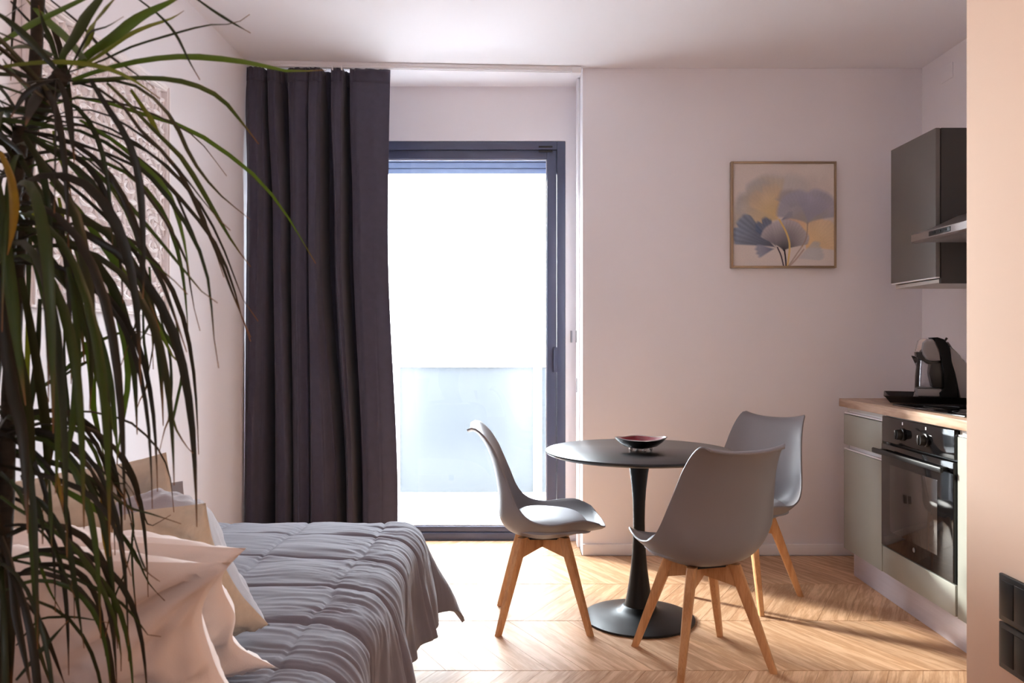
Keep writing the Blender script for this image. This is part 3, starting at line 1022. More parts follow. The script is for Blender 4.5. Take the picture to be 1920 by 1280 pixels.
box('door_lower_edge', wx0 + 0.001, wx0 + 0.0195, wy0 + 0.002, wy1 - 0.002, 1.4685, 1.4745, m_rail, wc, 0.001)

hd = thing('range_hood', 'slim brushed steel extractor hood under the wall cabinet corner', 'range hood', (2.0, 3.3, 1.62))
hy0, hy1, hx0 = 2.99, 3.582, 1.775
bm = bmesh.new()
bm_prism(bm, [(hx0 + 0.030, 1.632), (XR - 0.003, 1.632), (XR - 0.003, 1.745), (hx0 + 0.20, 1.745), (hx0 + 0.045, 1.672), (hx0 + 0.030, 1.668)], 'Y', hy0, hy1 - 0.004, bevel=0.002)
bm_obj('hood_body', bm, m_steel, hd, 40)
bm = bmesh.new()
bm_prism(bm, [(hx0, 1.630), (hx0 + 0.010, 1.622), (hx0 + 0.031, 1.622), (hx0 + 0.031, 1.670), (hx0 + 0.012, 1.668), (hx0, 1.660)], 'Y', hy0 - 0.003, hy1 + 0.012, bevel=0.003)
fa = bm_obj('fascia', bm, m_steel, hd, 40)
box('control_strip', hx0 - 0.003, hx0 + 0.004, 3.265, 3.435, 1.635, 1.656, m_black, fa, 0.0025)
for q in range(3):
    box('slider_button', hx0 - 0.006, hx0 - 0.002, 3.29 + q * 0.045, 3.31 + q * 0.045, 1.641, 1.650, m_blackm, fa, 0.001)
box('grease_filter', hx0 + 0.035, XR - 0.03, hy0 + 0.02, hy1 - 0.03, 1.624, 1.6315, m_grey_pl, hd, 0.001)

hob = thing('hob', 'black glass ceramic hob set in the oak worktop', 'hob', (1.96, 3.31, 0.896))
box('glass_top', 1.695, 2.19, 3.02, 3.60, 0.8965, 0.9035, m_hob, hob, 0.002)
m_ring = M('grey_zone_print', (70, 70, 72), 0.3, var=0.02)
for (x, y, r) in ((1.83, 3.17, 0.09), (2.06, 3.17, 0.07), (1.83, 3.44, 0.07), (2.06, 3.44, 0.09)):
    bm = bmesh.new()
    bm_lathe(bm, [(r, 0), (r, 0.0004), (r - 0.003, 0.0004), (r - 0.003, 0)], 40, center=(x, y, 0.9035), cap=False)
    bm_obj('cooking_zone', bm, m_ring, hob)

ty = thing('serving_tray', 'black tray with raised flared rim on the worktop under the coffee machine', 'tray', (1.96, 3.80, 0.896))
tz = 0.9125          # the tray lies askew, half on the hob
bm = bmesh.new()
tx0, tx1, ty0, ty1 = 0.0, 0.40, 0.0, 0.35
TROT = Matrix.Translation((1.715, 3.665, 0)) @ Matrix.Rotation(math.radians(-25), 4, 'Z')
def rect_ring(d, z):
    return [bm.verts.new(TROT @ Vector(p)) for p in ((tx0 - d, ty0 - d, z), (tx1 + d, ty0 - d, z), (tx1 + d, ty1 + d, z), (tx0 - d, ty1 + d, z))]
loops = [rect_ring(0.0, tz - 0.008), rect_ring(0.024, tz + 0.024), rect_ring(0.027, tz + 0.024), rect_ring(0.021, tz + 0.019), rect_ring(-0.003, tz - 0.003)]
for A, B in zip(loops, loops[1:]):
    for i in range(4):
        bm.faces.new((A[i], A[(i + 1) % 4], B[(i + 1) % 4], B[i]))
bm.faces.new(loops[0]); bm.faces.new(loops[-1])
bm_obj('tray_body', bm, m_black, ty, 40)
TZ = tz - 0.003

kt = thing('kettle', 'glass electric kettle with black handle and spout behind the coffee machine', 'kettle', (1.982, 3.838, TZ))
kx, ky = 1.982, 3.838
bm = bmesh.new()
bm_lathe(bm, [(0.060, 0.028), (0.063, 0.035), (0.060, 0.11), (0.052, 0.195), (0.050, 0.205), (0.048, 0.205), (0.050, 0.19), (0.058, 0.11), (0.0605, 0.036), (0.058, 0.031)], 36, center=(kx, ky, TZ), cap=False)
sv = [(kx - 0.048, ky - 0.018, TZ + 0.203), (kx - 0.048, ky + 0.018, TZ + 0.203), (kx - 0.085, ky, TZ + 0.207), (kx - 0.058, ky, TZ + 0.150),
      ]
vs = [bm.verts.new(v) for v in sv]
bm.faces.new((vs[0], vs[2], vs[3])); bm.faces.new((vs[1], vs[3], vs[2]))
bm_obj('glass_jug', bm, m_clear, kt, 50)
bm = bmesh.new()
bm_lathe(bm, [(0, 0.0), (0.066, 0.0), (0.067, 0.010), (0.063, 0.028), (0.061, 0.031), (0, 0.031)], 36, center=(kx, ky, TZ))
bm_obj('base', bm, m_grey_pl, kt, 40)
bm = bmesh.new()
bm_lathe(bm, [(0.0515, 0.198), (0.053, 0.206), (0.047, 0.218), (0.02, 0.222), (0.015, 0.232), (0, 0.233)], 36, center=(kx, ky, TZ))
bm_obj('lid', bm, m_black, kt, 40)
bm = bmesh.new()
bm_tube(bm, catmull([(kx + 0.045, ky - 0.02, TZ + 0.212), (kx + 0.090, ky - 0.035, TZ + 0.205), (kx + 0.098, ky - 0.037, TZ + 0.13), (kx + 0.085, ky - 0.03, TZ + 0.055), (kx + 0.055, ky - 0.02, TZ + 0.035)], 18), 0.010, 10)
bm_obj('handle', bm, m_black, kt, 60)
bm = bmesh.new()
bm_box(bm, kx - 0.012, kx + 0.012, ky - 0.061, ky - 0.057, TZ + 0.04, TZ + 0.19, 0.001)  # strip standing in for the handle's reflection in the glass
bm_obj('reflection_strip', bm, m_steel, kt, 40)

cm = thing('coffee_machine', 'grey and black rounded pod coffee machine standing on the tray', 'coffee machine', (2.02, 3.73, TZ))
cmy0, cmy1 = 3.655, 3.80


def cmx(px): return (px - CX) / FPX * 3.70
def cmz(py): return CAMZ - (py - CY) / FPX * 3.70 + 0.003


def poly_px(pts): return [(cmx(a), cmz(b)) for a, b in pts]


def smooth_poly(pts, n):
    q = catmull([np.array(p) for p in pts + [pts[0]]], n)
    return [tuple(p) for p in q[:-1]]


# black curved spine
spine = poly_px([(1752, 634), (1763, 633.5), (1773, 637), (1780, 646), (1783, 660), (1785, 678), (1791, 700), (1795, 722), (1797, 752.5), (1768, 752.5), (1766, 735), (1776, 726), (1775, 705), (1770, 690), (1769, 672), (1767, 655), (1762, 643)])
bm = bmesh.new(); bm_prism(bm, spine, 'Y', cmy0 - 0.004, cmy1 + 0.004, bevel=0.006)
bm_obj('spine', bm, m_deep, cm, 40)
# rounded grey head
head = poly_px([(1739, 643), (1746, 636.5), (1756, 636), (1763, 646), (1767.5, 660), (1768.5, 677), (1752, 678), (1744, 674), (1739, 666), (1737, 656)])
bm = bmesh.new(); bm_prism(bm, head, 'Y', cmy0, cmy1, bevel=0.012)
bm_obj('head', bm, m_grey_pl, cm, 40)
bm = bmesh.new(); bm_prism(bm, poly_px([(1728, 661), (1740, 661), (1747, 675), (1756, 679), (1769, 679), (1769, 684), (1748, 683), (1740, 675), (1729, 670)]), 'Y', cmy0 + 0.02, cmy1 - 0.02, bevel=0.003)
bm_obj('pod_holder', bm, m_black, cm, 40)
bm = bmesh.new(); bm_prism(bm, poly_px([(1733, 640), (1739, 636), (1748, 636), (1741, 644), (1737, 658), (1729, 660)]), 'Y', cmy0 + 0.03, cmy1 - 0.03, bevel=0.003)
bm_obj('lever', bm, m_silverrim, cm, 40)
# inner dark column behind the cup space
bm = bmesh.new(); bm_prism(bm, poly_px([(1753, 680), (1771, 680), (1776, 705), (1776, 727), (1755, 726), (1750, 700)]), 'Y', cmy0 + 0.02, cmy1 - 0.02, bevel=0.004)
bm_obj('column', bm, m_black, cm, 40)
# drip tray
bm = bmesh.new(); bm_prism(bm, poly_px([(1729, 729), (1770, 729), (1770, 742), (1731, 742)]), 'Y', cmy0 + 0.01, cmy1 - 0.01, bevel=0.004)
dt = bm_obj('drip_tray', bm, m_grey_pl, cm, 40)
bm = bmesh.new(); bm_prism(bm, poly_px([(1731, 727.4), (1769, 727.4), (1769, 728.9), (1731, 728.9)]), 'Y', cmy0 + 0.018, cmy1 - 0.018)
bm_obj('drip_grid', bm, m_black, dt)
bm = bmesh.new(); bm_prism(bm, poly_px([(1731, 742.2), (1770, 742.2), (1772, 752.5), (1740, 752.5)]), 'Y', cmy0 + 0.015, cmy1 - 0.015, bevel=0.003)
bm_obj('foot', bm, m_black, cm, 40)
# grey back shell and water tank
bm = bmesh.new(); bm_prism(bm, poly_px([(1781, 642), (1786, 650), (1790, 662), (1797, 670), (1808, 676), (1814, 688), (1818, 720), (1819, 752.5), (1798, 752.5), (1796, 722), (1792, 700), (1786, 678), (1784.2, 660)]), 'Y', cmy0 + 0.004, cmy1 - 0.004, bevel=0.010)
bm_obj('back_shell', bm, m_grey_pl, cm, 40)
bm = bmesh.new(); bm_tube(bm, [(cmx(1777), 3.72, cmz(641)), (cmx(1781), 3.72, cmz(634.5))], 0.005, 10)
bm_obj('hose_stub', bm, m_black, cm, 40)

cm.rotation_euler = (0, 0, math.radians(-22))
cm.location.x -= 0.033; cm.location.y -= 0.067

# ------------------------------------------------------------------ table and bowl
TXc, TYc = 0.527, 3.42
tb = thing('dining_table', 'round black pedestal dining table on a trumpet foot', 'table', (TXc, TYc, 0))
bm = bmesh.new()
bm_lathe(bm, [(0, 0.700), (0.372, 0.700), (0.394, 0.708), (0.400, 0.714), (0.399, 0.719), (0.396, 0.7205), (0, 0.7205)], 96, center=(TXc, TYc, 0))
bm_obj('tabletop', bm, m_top, tb, 30)
bm = bmesh.new()
pr = [(0.063, 0.050), (0.058, 0.075), (0.052, 0.105), (0.043, 0.16), (0.035, 0.22), (0.029, 0.29), (0.0255, 0.36), (0.0245, 0.42), (0.0265, 0.50), (0.031, 0.56), (0.0375, 0.615), (0.045, 0.66), (0.052, 0.69), (0.054, 0.6995)]
bm_lathe(bm, pr, 48, center=(TXc, TYc, 0))
bm_obj('pedestal', bm, m_blackm, tb, 40)
bm = bmesh.new()
bm_lathe(bm, [(0, 0.0), (0.232, 0.0), (0.236, 0.004), (0.235, 0.010), (0.220, 0.0145), (0.18, 0.022), (0.13, 0.030), (0.10, 0.037), (0.08, 0.046), (0.070, 0.058), (0.0655, 0.060), (0, 0.060)], 72, center=(TXc, TYc, 0))
bm_obj('foot_plate', bm, m_blackm, tb, 30)

bw = thing('decor_bowl', 'small square black bowl with dark red inside on the dining table', 'bowl', (0.532, 3.40, 0.7205))
bx, by, bz = 0.532, 3.40, 0.7205
SQ = [0.0, 0.5, 1.0]
def bowl_ring(r, z, lift, n=48, pw=1.25):
    out = []
    for i in range(n):
        a = 2 * PI * i / n
        c_, s_ = math.cos(a), math.sin(a)
        k = (abs(c_) ** pw + abs(s_) ** pw) ** (-1 / pw)
        rr = r * k * 0.86
        zz = z + lift * (abs(c_) ** 8 + 0.25 * abs(s_) ** 8)
        out.append((bx + rr * c_, by + rr * s_, zz + bz))
    return out
def loft(name, rings, mat, parent, capa=False, capb=False):
    n = len(rings[0])
    vs, fs = [], []
    for r in rings: vs += r
    for q in range(len(rings) - 1):
        for i in range(n):
            fs.append((q * n + i, q * n + (i + 1) % n, (q + 1) * n + (i + 1) % n, (q + 1) * n + i))
    if capa: fs.append(tuple(range(n)))
    if capb: fs.append(tuple(range((len(rings) - 1) * n, len(rings) * n)))
    return mesh_obj(name, vs, fs, mat, parent, 50)
loft('bowl_body', [bowl_ring(0.052, 0.012, 0), bowl_ring(0.082, 0.018, 0.001), bowl_ring(0.110, 0.034, 0.003), bowl_ring(0.130, 0.050, 0.006)], m_blackgl, bw, capa=True)
loft('rim', [bowl_ring(0.1302, 0.0502, 0.006), bowl_ring(0.130, 0.053, 0.0062), bowl_ring(0.124, 0.053, 0.0058), bowl_ring(0.121, 0.049, 0.005)], m_silverrim, bw)
loft('lining', [bowl_ring(0.1212, 0.0495, 0.005), bowl_ring(0.10, 0.034, 0.002), bowl_ring(0.07, 0.024, 0.002), bowl_ring(0.03, 0.018, 0)], m_red, bw, capb=True)
for a in range(4):
    ax, ay = bx + 0.045 * math.cos(a * PI / 2 + 0.2), by + 0.045 * math.sin(a * PI / 2 + 0.2)
    bm = bmesh.new()
    bmesh.ops.create_uvsphere(bm, u_segments=12, v_segments=8, radius=0.0075, matrix=Matrix.Translation((ax, ay, bz + 0.0075)))
    bm_obj('ball_foot', bm, m_silverrim, bw, 180)

# ------------------------------------------------------------------ chairs
C_mid = [(0.262, 0.412), (0.245, 0.404), (0.172, 0.390), (0.066, 0.367), (-0.014, 0.361), (-0.093, 0.374), (-0.145, 0.396), (-0.174, 0.428), (-0.184, 0.466), (-0.187, 0.546), (-0.199, 0.625), (-0.220, 0.704), (-0.254, 0.775), (-0.287, 0.810), (-0.312, 0.806)]
E_mid = [(0.235, 0.436), (0.222, 0.448), (0.160, 0.470), (0.095, 0.467), (0.045, 0.459), (-0.004, 0.459), (-0.055, 0.473), (-0.092, 0.503), (-0.118, 0.545), (-0.142, 0.605), (-0.170, 0.672), (-0.202, 0.742), (-0.243, 0.800), (-0.286, 0.832), (-0.314, 0.822)]
W_mid = [0.150, 0.185, 0.222, 0.240, 0.245, 0.244, 0.240, 0.233, 0.224, 0.211, 0.197, 0.184, 0.172, 0.160, 0.142]
NT, NS = 52, 31
Cc = catmull([np.array(p) for p in C_mid], NT)
# resample edge and width with the same index parameter as the centre line
def by_index(lst, n, ref):
    ref = [np.array(p) for p in ref]
    d = np.concatenate([[0], np.cumsum([np.linalg.norm(b - a) for a, b in zip(ref, ref[1:])])])
    s = np.linspace(0, d[-1], n)
    idx = np.interp(s, d, np.arange(len(ref)))
    arr = np.array(lst, float)
    if arr.ndim == 1: arr = arr[:, None]
    out = np.zeros((n, arr.shape[1]))
    for k, f in enumerate(idx):
        i = min(int(f), len(arr) - 2); q = f - i
        p0 = arr[max(i - 1, 0)]; p1 = arr[i]; p2 = arr[i + 1]; p3 = arr[min(i + 2, len(arr) - 1)]
        out[k] = 0.5 * ((2 * p1) + (-p0 + p2) * q + (2 * p0 - 5 * p1 + 4 * p2 - p3) * q * q + (-p0 + 3 * p1 - 3 * p2 + p3) * q**3)
    return out
Ec = by_index(E_mid, NT, C_mid)
Wc = by_index(W_mid, NT, C_mid)[:, 0]


def shell_point(i, s):
    f = abs(s) ** 2.3
    c = Cc[i]; e = Ec[i]
    x = c[0] + (e[0] - c[0]) * f
    z = c[1] + (e[1] - c[1]) * f
    y = Wc[i] * (abs(s) ** 0.92) * (1 if s >= 0 else -1)
    return (x, y, z)


sh_v = [shell_point(i, s) for i in range(NT) for s in np.linspace(-1, 1, NS)]
sh_f = [(q[0], q[3], q[2], q[1]) for q in grid_faces(NT, NS)]


def seat_pad():
    """cushion lying in the shell"""
    n_r, n_a = 14, 56
    top, bot = [], []
    xc, ax_, ay_ = 0.036, 0.166, 0.200
    mids_x = np.array([c[0] for c in Cc[:30]])[::-1]; mids_z = np.array([c[1] for c in Cc[:30]])[::-1]
    for k in range(n_r + 1):
        r = k / n_r
        for i in range(n_a):
            a = 2 * PI * i / n_a
            pw = 2.6
            kx = (abs(math.cos(a)) ** pw + abs(math.sin(a)) ** pw) ** (-1 / pw)
            x = xc + ax_ * r * kx * math.cos(a)
            y = ay_ * r * kx * math.sin(a) * (1 - 0.10 * (x - xc) / ax_)
            zt = 0.452 - 0.010 * (x - xc) / ax_ + 0.012 * (1 - r * r) - 0.034 * r ** 8
            zt -= 0.012 * max(0, (x - 0.12) / 0.08) ** 2
            top.append((x, y, zt))
            zb = float(np.interp(x, mids_x, mids_z)) + 0.012 + 0.05 * (y / 0.24) ** 2
            bot.append((x, y, min(zb, zt - 0.006)))
    n = len(top)
    f = []
    for k in range(n_r):
        for i in range(n_a):
            j = (i + 1) % n_a
            a, b, c, d = k * n_a + i, k * n_a + j, (k + 1) * n_a + j, (k + 1) * n_a + i
            f.append((a, d, c, b)); f.append((n + a, n + b, n + c, n + d))
    for i in range(n_a):
        j = (i + 1) % n_a
        a, b = n_r * n_a + i, n_r * n_a + j
        f.append((a, n + a, n + b, b))
    return top + bot, f


def leg_bm(ang):
    """tapered square leg from the rail down to the foot, ang = direction of its foot"""
    bm = bmesh.new()
    t0 = Vector((0.120 * math.cos(ang), 0.120 * math.sin(ang), 0.372))
    t1 = Vector((0.262 * math.cos(ang), 0.262 * math.sin(ang), 0.0))
    u = Vector((math.cos(ang), math.sin(ang), 0)); v = Vector((-math.sin(ang), math.cos(ang), 0))
    rings = []
    for t, a, b in ((0, 0.022, 0.017), (0.25, 0.0215, 0.0165), (1.0, 0.0135, 0.0115)):
        c = t0.lerp(t1, t)
        r = []
        for k in range(16):
            th = 2 * PI * (k + 0.5) / 16
            kk = (abs(math.cos(th)) ** 5 + abs(math.sin(th)) ** 5) ** (-1 / 5)
            r.append(bm.verts.new(c + u * a * kk * math.cos(th) + v * b * kk * math.sin(th)))
        rings.append(r)
    for A, B in zip(rings, rings[1:]):
        for k in range(16):
            bm.faces.new((A[k], A[(k + 1) % 16], B[(k + 1) % 16], B[k]))
    bm.faces.new(rings[0]); bm.faces.new(rings[-1])
    return bm


def rail_bm(ang, z_drop=0.0):
    """one diagonal rail of the cross frame, notched up to the middle"""
    bm = bmesh.new()
    h0 = 0.366
    pts = [(-0.112, h0), (-0.06, h0 - 0.005), (0, h0 - 0.008), (0.06, h0 - 0.005), (0.112, h0), (0.150, 0.287), (0.115, 0.296), (0.0, 0.322 - z_drop), (-0.115, 0.296), (-0.150, 0.287)]
    bm_prism(bm, pts, 'Y', -0.012, 0.012, M4=Matrix.Rotation(ang, 4, 'Z'), bevel=0.002)
    return bm


def make_chair(label):
    ch = thing('dining_chair', label, 'chair', group='grey shell chairs around the table')
    o = mesh_obj('shell', sh_v, sh_f, m_shell, ch, 180, local=True)
    md = o.modifiers.new('thickness', 'SOLIDIFY'); md.thickness = 0.007; md.offset = 0
    bv = o.modifiers.new('round', 'BEVEL'); bv.width = 0.003; bv.segments = 2; bv.limit_method = 'ANGLE'; bv.angle_limit = math.radians(50)
    v_, f_ = seat_pad()
    p_ = mesh_obj('seat_pad', v_, f_, m_pad, ch, 60, local=True)
    p_['label'] = 'grey padded seat cushion'
    for k in range(4):
        bm_obj('leg', leg_bm(PI / 4 + k * PI / 2), m_beech, ch, 40, local=True)
    bm_obj('cross_rail', rail_bm(PI / 4), m_beech, ch, 40, local=True)
    bm_obj('cross_rail', rail_bm(-PI / 4, 0.004), m_beech, ch, 40, local=True)
    bm = bmesh.new()
    bm_box(bm, -0.075, 0.075, -0.075, 0.075, 0.3582, 0.3655, 0.002)
    bm_obj('mounting_plate', bm, m_black, ch, 40, local=True)
    return ch


def copy_tree(o, parent=None):
    c = o.copy(); C.objects.link(c)
    c.parent = parent
    for k in list(o.children):
        copy_tree(k, c)
    return c


ch1 = make_chair('grey shell chair seen in profile left of the table, in front of the balcony door')
ch1.location = (0.115, 3.405, 0)
ch1.rotation_euler = (0, 0, 0.0)
ch2 = copy_tree(ch1)
ch2.location = (0.693, 2.985, 0); ch2.rotation_euler = (0, 0, math.radians(106))
ch2['label'] = 'grey shell chair nearest the camera, seen from behind in front of the table'
ch3 = copy_tree(ch1)
ch3.location = (1.062, 3.72, 0); ch3.rotation_euler = (0, 0, math.radians(225))
ch3['label'] = 'grey shell chair behind the table near the kitchen, half hidden by another chair'

# ------------------------------------------------------------------ bed
bed = thing('bed', 'low double bed along the left wall under a charcoal duvet', 'bed', (-0.92, 1.95, 0))
BX0, BX1, BY0, BY1 = XL + 0.016, -0.43, 1.03, 2.90
box('bed_base', BX0 + 0.02, BX1 - 0.04, BY0, BY1 - 0.04, 0.06, 0.26, m_greycush, bed, 0.015)
box('mattress', BX0, BX1, BY0 + 0.005, BY1, 0.26, 0.50, m_mattress, bed, 0.04, seg=4)
box('headboard', BX0, BX1 + 0.02, 0.97, 1.03, 0.0, 0.66, m_greycush, bed, 0.02, seg=3)
for (x, y) in ((BX0 + 0.1, BY0 + 0.1), (BX1 - 0.12, BY0 + 0.1), (BX0 + 0.1, BY1 - 0.14), (BX1 - 0.12, BY1 - 0.14)):
    bm = bmesh.new(); bm_lathe(bm, [(0.02, 0), (0.028, 0.062)], 16, center=(x, y, 0))
    bm_obj('leg', bm, m_black, bed, 40)

# duvet
ex, ey = -0.415, 2.915            # edges where the duvet turns down
x_start, y_start = XL + 0.02, 1.10
HR, HF = 0.40, 0.36               # hanging lengths, right and far
us = np.concatenate([np.linspace(0, (ex - x_start), 110), (ex - x_start) + np.linspace(0, HR, 56)[1:]])
vs_ = np.concatenate([np.linspace(0, (ey - y_start), 330), (ey - y_start) + np.linspace(0, HF, 50)[1:]])
U, V = np.meshgrid(us, vs_, indexing='ij')
Lx, Ly = ex - x_start, ey - y_start
a = np.maximum(0, U - Lx); b = np.maximum(0, V - Ly)
o_ = np.hypot(a, b)
phi = np.arctan2(b, np.maximum(a, 1e-9))
corner = np.where((a > 0) & (b > 0), np.sin(2 * phi), 0.0)
rr = 0.085
fl = 0.10 + 0.42 * corner + 0.09 * vnoise(V * 3.0, V * 0 + 3, 5) * (b <= 0)
arc = rr * (PI / 2 - fl)
th = np.minimum(o_, arc) / rr
out = rr * np.sin(th) + np.maximum(0, o_ - arc) * np.sin(fl)
drop = rr * (1 - np.cos(th)) + np.maximum(0, o_ - arc) * np.cos(fl)
dirx = np.where(o_ > 0, a / np.maximum(o_, 1e-9), 0); diry = np.where(o_ > 0, b / np.maximum(o_, 1e-9), 0)
# narrowing fold of the hanging corner
X = x_start + np.minimum(U, Lx) + out * dirx
Y = y_start + np.minimum(V, Ly) + out * diry
Z0 = 0.532
# loft of the filling: thicker middle, slight sag toward the edges
edge_soft = np.clip((Lx - U) / 0.25, 0, 1); edge_soft2 = np.clip((Ly - V) / 0.22, 0, 1)
Zt = Z0 + 0.018 * np.sqrt(np.maximum(edge_soft * edge_soft2, 0)) - 0.012
seam_y = [y_start + 0.235 + 0.0 + q for q in ()]
seamsY = np.array([2.70, 2.41, 2.13, 1.858, 1.608, 1.33])
seamsX = np.array([-0.478, -0.76, -1.04, -1.32])
Yc = y_start + V; Xc = x_start + U
wob = 0.012 * vnoise(Xc * 6, Yc * 2, 11)
wob2 = 0.010 * vnoise(Xc * 2, Yc * 6, 12)
dY = np.min(np.abs((Yc + wob)[..., None] - seamsY), axis=-1)
dX = np.min(np.abs((Xc + wob2)[..., None] - seamsX), axis=-1)
groove = 0.009 * np.exp(-(dY / 0.007) ** 2) + 0.006 * np.exp(-(dX / 0.007) ** 2)
puff = 0.0055 * np.minimum(1, dY / 0.08) ** 0.7 * np.minimum(1, dX / 0.08) ** 0.7
# puckers: ridges running across the bed, stronger by the lengthwise seam and the roll-off
strength = 0.25 + 0.9 * np.exp(-((Xc + 0.40) / 0.16) ** 2) + 0.35 * np.exp(-(dX / 0.06) ** 2) + 0.25 * np.exp(-(dY / 0.05) ** 2)
puck = vnoise(Xc * 5 + 3 * vnoise(Xc * 2, Yc * 2, 31), (Yc + 0.10 * (Xc + 0.45)) * 44 + 1.2 * vnoise(Xc * 7, Yc * 4, 32), 21) + 0.5 * vnoise(Xc * 9, Yc * 85, 22)
puck = 1 - 2 * np.abs(puck) ** 0.8
broad = 0.006 * vnoise(Xc * 4, Yc * 5, 23) + 0.004 * vnoise(Xc * 11, Yc * 12, 24)
bump = puff - groove + 0.0027 * strength * puck + broad
# normal of the rounded profile
nx = np.sin(np.minimum(th, PI / 2)) * dirx; ny = np.sin(np.minimum(th, PI / 2)) * diry; nz = np.cos(np.minimum(th, PI / 2))
Z = Zt - drop
# vertical folds on the hanging part
hang = np.clip((o_ - 0.06) / 0.25, 0, 1)
foldsR = 0.030 * vnoise(Yc * 7.0, Xc * 0 + 1, 41) + 0.016 * vnoise(Yc * 17.0, Xc * 2, 42)
foldsF = 0.030 * vnoise(Xc * 8.0, Xc * 0 + 2, 43)
bump2 = hang * np.where(b > 0, np.where(a > 0, 0.5 * foldsF, foldsF), foldsR)
X = X + nx * (bump + bump2); Y = Y + ny * (bump + bump2); Z = Z + nz * bump
X = np.maximum(X, XL + 0.016)
hem = 0.02 * vnoise(Yc * 3, Xc * 3, 44) * hang
Z = np.maximum(Z + hem, 0.03)
verts = np.stack([X, Y, Z], -1).reshape(-1, 3)
fs = grid_faces(len(us), len(vs_))
o = mesh_obj('duvet', verts, [(q[0], q[3], q[2], q[1]) for q in fs], m_duvet, None, 180, origin=(-0.9, 2.0, 0.5))
md = o.modifiers.new('thickness', 'SOLIDIFY'); md.thickness = 0.012; md.offset = -1
tag(o, 'charcoal quilted duvet with stitched squares spread over the bed, hanging off its side', 'duvet')


# pillows
def pillow_mesh(wd, ht, tk, seed, n=64, pinch=0.10, wr=0.006, back=1.0):
    u = np.linspace(-1, 1, n)
    A, B = np.meshgrid(u, u, indexing='ij')
    sx = A * (1 - pinch * (1 - A * A) * 0 - pinch * (1 - B * B) * 0)
    X = wd / 2 * A * (1 - pinch * (1 - B ** 2) * np.abs(A) ** 2)
    Yp = ht / 2 * B * (1 - 0.6 * pinch * (1 - A ** 2) * np.abs(B) ** 2)
    X = X + 0.035 * wd * vnoise(A * 1.3 + 7, B * 1.7 + 7, seed + 70) * np.abs(A)
    Yp = Yp + 0.035 * ht * vnoise(A * 1.9 + 3, B * 1.3 + 3, seed + 71) * np.abs(B)
    th = np.clip((1 - np.abs(A) ** 2.6), 0, 1) ** 0.55 * np.clip((1 - np.abs(B) ** 2.6), 0, 1) ** 0.55
    res = []
    for side in (1, -1):
        nz = vnoise(A * 3 + 5, B * 3 + 5, seed + side) * 0.22 * tk * th
        # creases radiating from the corners and edges
        ang = np.arctan2(np.abs(B) - 1.15, np.abs(A) - 1.15)
        cr = wr * vnoise(ang * 9 + 3 * A, np.sign(A) * 3 + np.sign(B) * 5 + 0.0 * A + 20, seed + 3 + side) * np.clip(np.hypot(A, B) - 0.35, 0, 1) * (th > 0)
        warp = 0.35 * vnoise(A * 2 + 11, B * 2 + 11, seed + 30)
        cr += 1.3 * wr * (0.5 - np.abs(vnoise((A + 0.5 * B + warp) * 5 + 9, (B - 0.6 * A) * 1.3 + 9, seed + 9 + side))) * (0.3 + np.hypot(A, B))
        cr += 0.8 * wr * (0.5 - np.abs(vnoise((B + warp) * 6 + 9, A * 1.6 + 9, seed + 15 + side)))
        edge = np.clip((1 - np.maximum(np.abs(A), np.abs(B))) / 0.12, 0, 1)
        Zp = side * (tk / 2 * th) * (back if side < 0 else 1.0) + (nz + cr) * edge
        res.append(np.stack([X, Yp, Zp], -1).reshape(-1, 3))
    v = np.concatenate(res)
    f = []
    N = n * n
    for q in grid_faces(n, n):
        f.append((q[0], q[3], q[2], q[1])); f.append((N + q[0], N + q[1], N + q[2], N + q[3]))
    rim = [i * n for i in range(n)] + [(n - 1) * n + j for j in range(1, n)] + [i * n + n - 1 for i in range(n - 2, -1, -1)] + [j for j in range(n - 2, 0, -1)]
    for a_, b_ in zip(rim, rim[1:] + rim[:1]):
        f.append((a_, b_, N + b_, N + a_))
    return v, f


def place_pillow(name, label, cat, wd, ht, tk, bottom, top, right_x, yaw, mats, seed, group=None, roll=0.0, pinch=0.10, wr=0.006, back=1.0):
    """bottom / top: (y, z) of the lower and upper edge; the side facing the camera is local +Z"""
    v, f = pillow_mesh(wd, ht, tk, seed, pinch=pinch, wr=wr, back=back)
    up = Vector((0, top[0] - bottom[0], top[1] - bottom[1])).normalized()
    xax = Vector((1, 0, 0))
    zax = xax.cross(up)
    R = Matrix((xax, up, zax)).transposed()
    R = Matrix.Rotation(yaw, 3, 'Z') @ R @ Matrix.Rotation(roll, 3, 'Z')
    cen = Vector((right_x - wd / 2 * math.cos(yaw), (bottom[0] + top[0]) / 2 - wd / 2 * math.sin(yaw) * 0, (bottom[1] + top[1]) / 2))
    vw = [R @ Vector(p) + cen for p in v]
    o = mesh_obj(name, vw, f, mats, None, 180, origin=cen)
    if isinstance(mats, (list, tuple)) and len(mats) > 1:
        N = len(v) // 2
        for pl_ in o.data.polygons:
            pl_.material_index = 1 if max(pl_.vertices) >= N else 0
    tag(o, label, cat, group)
    return o


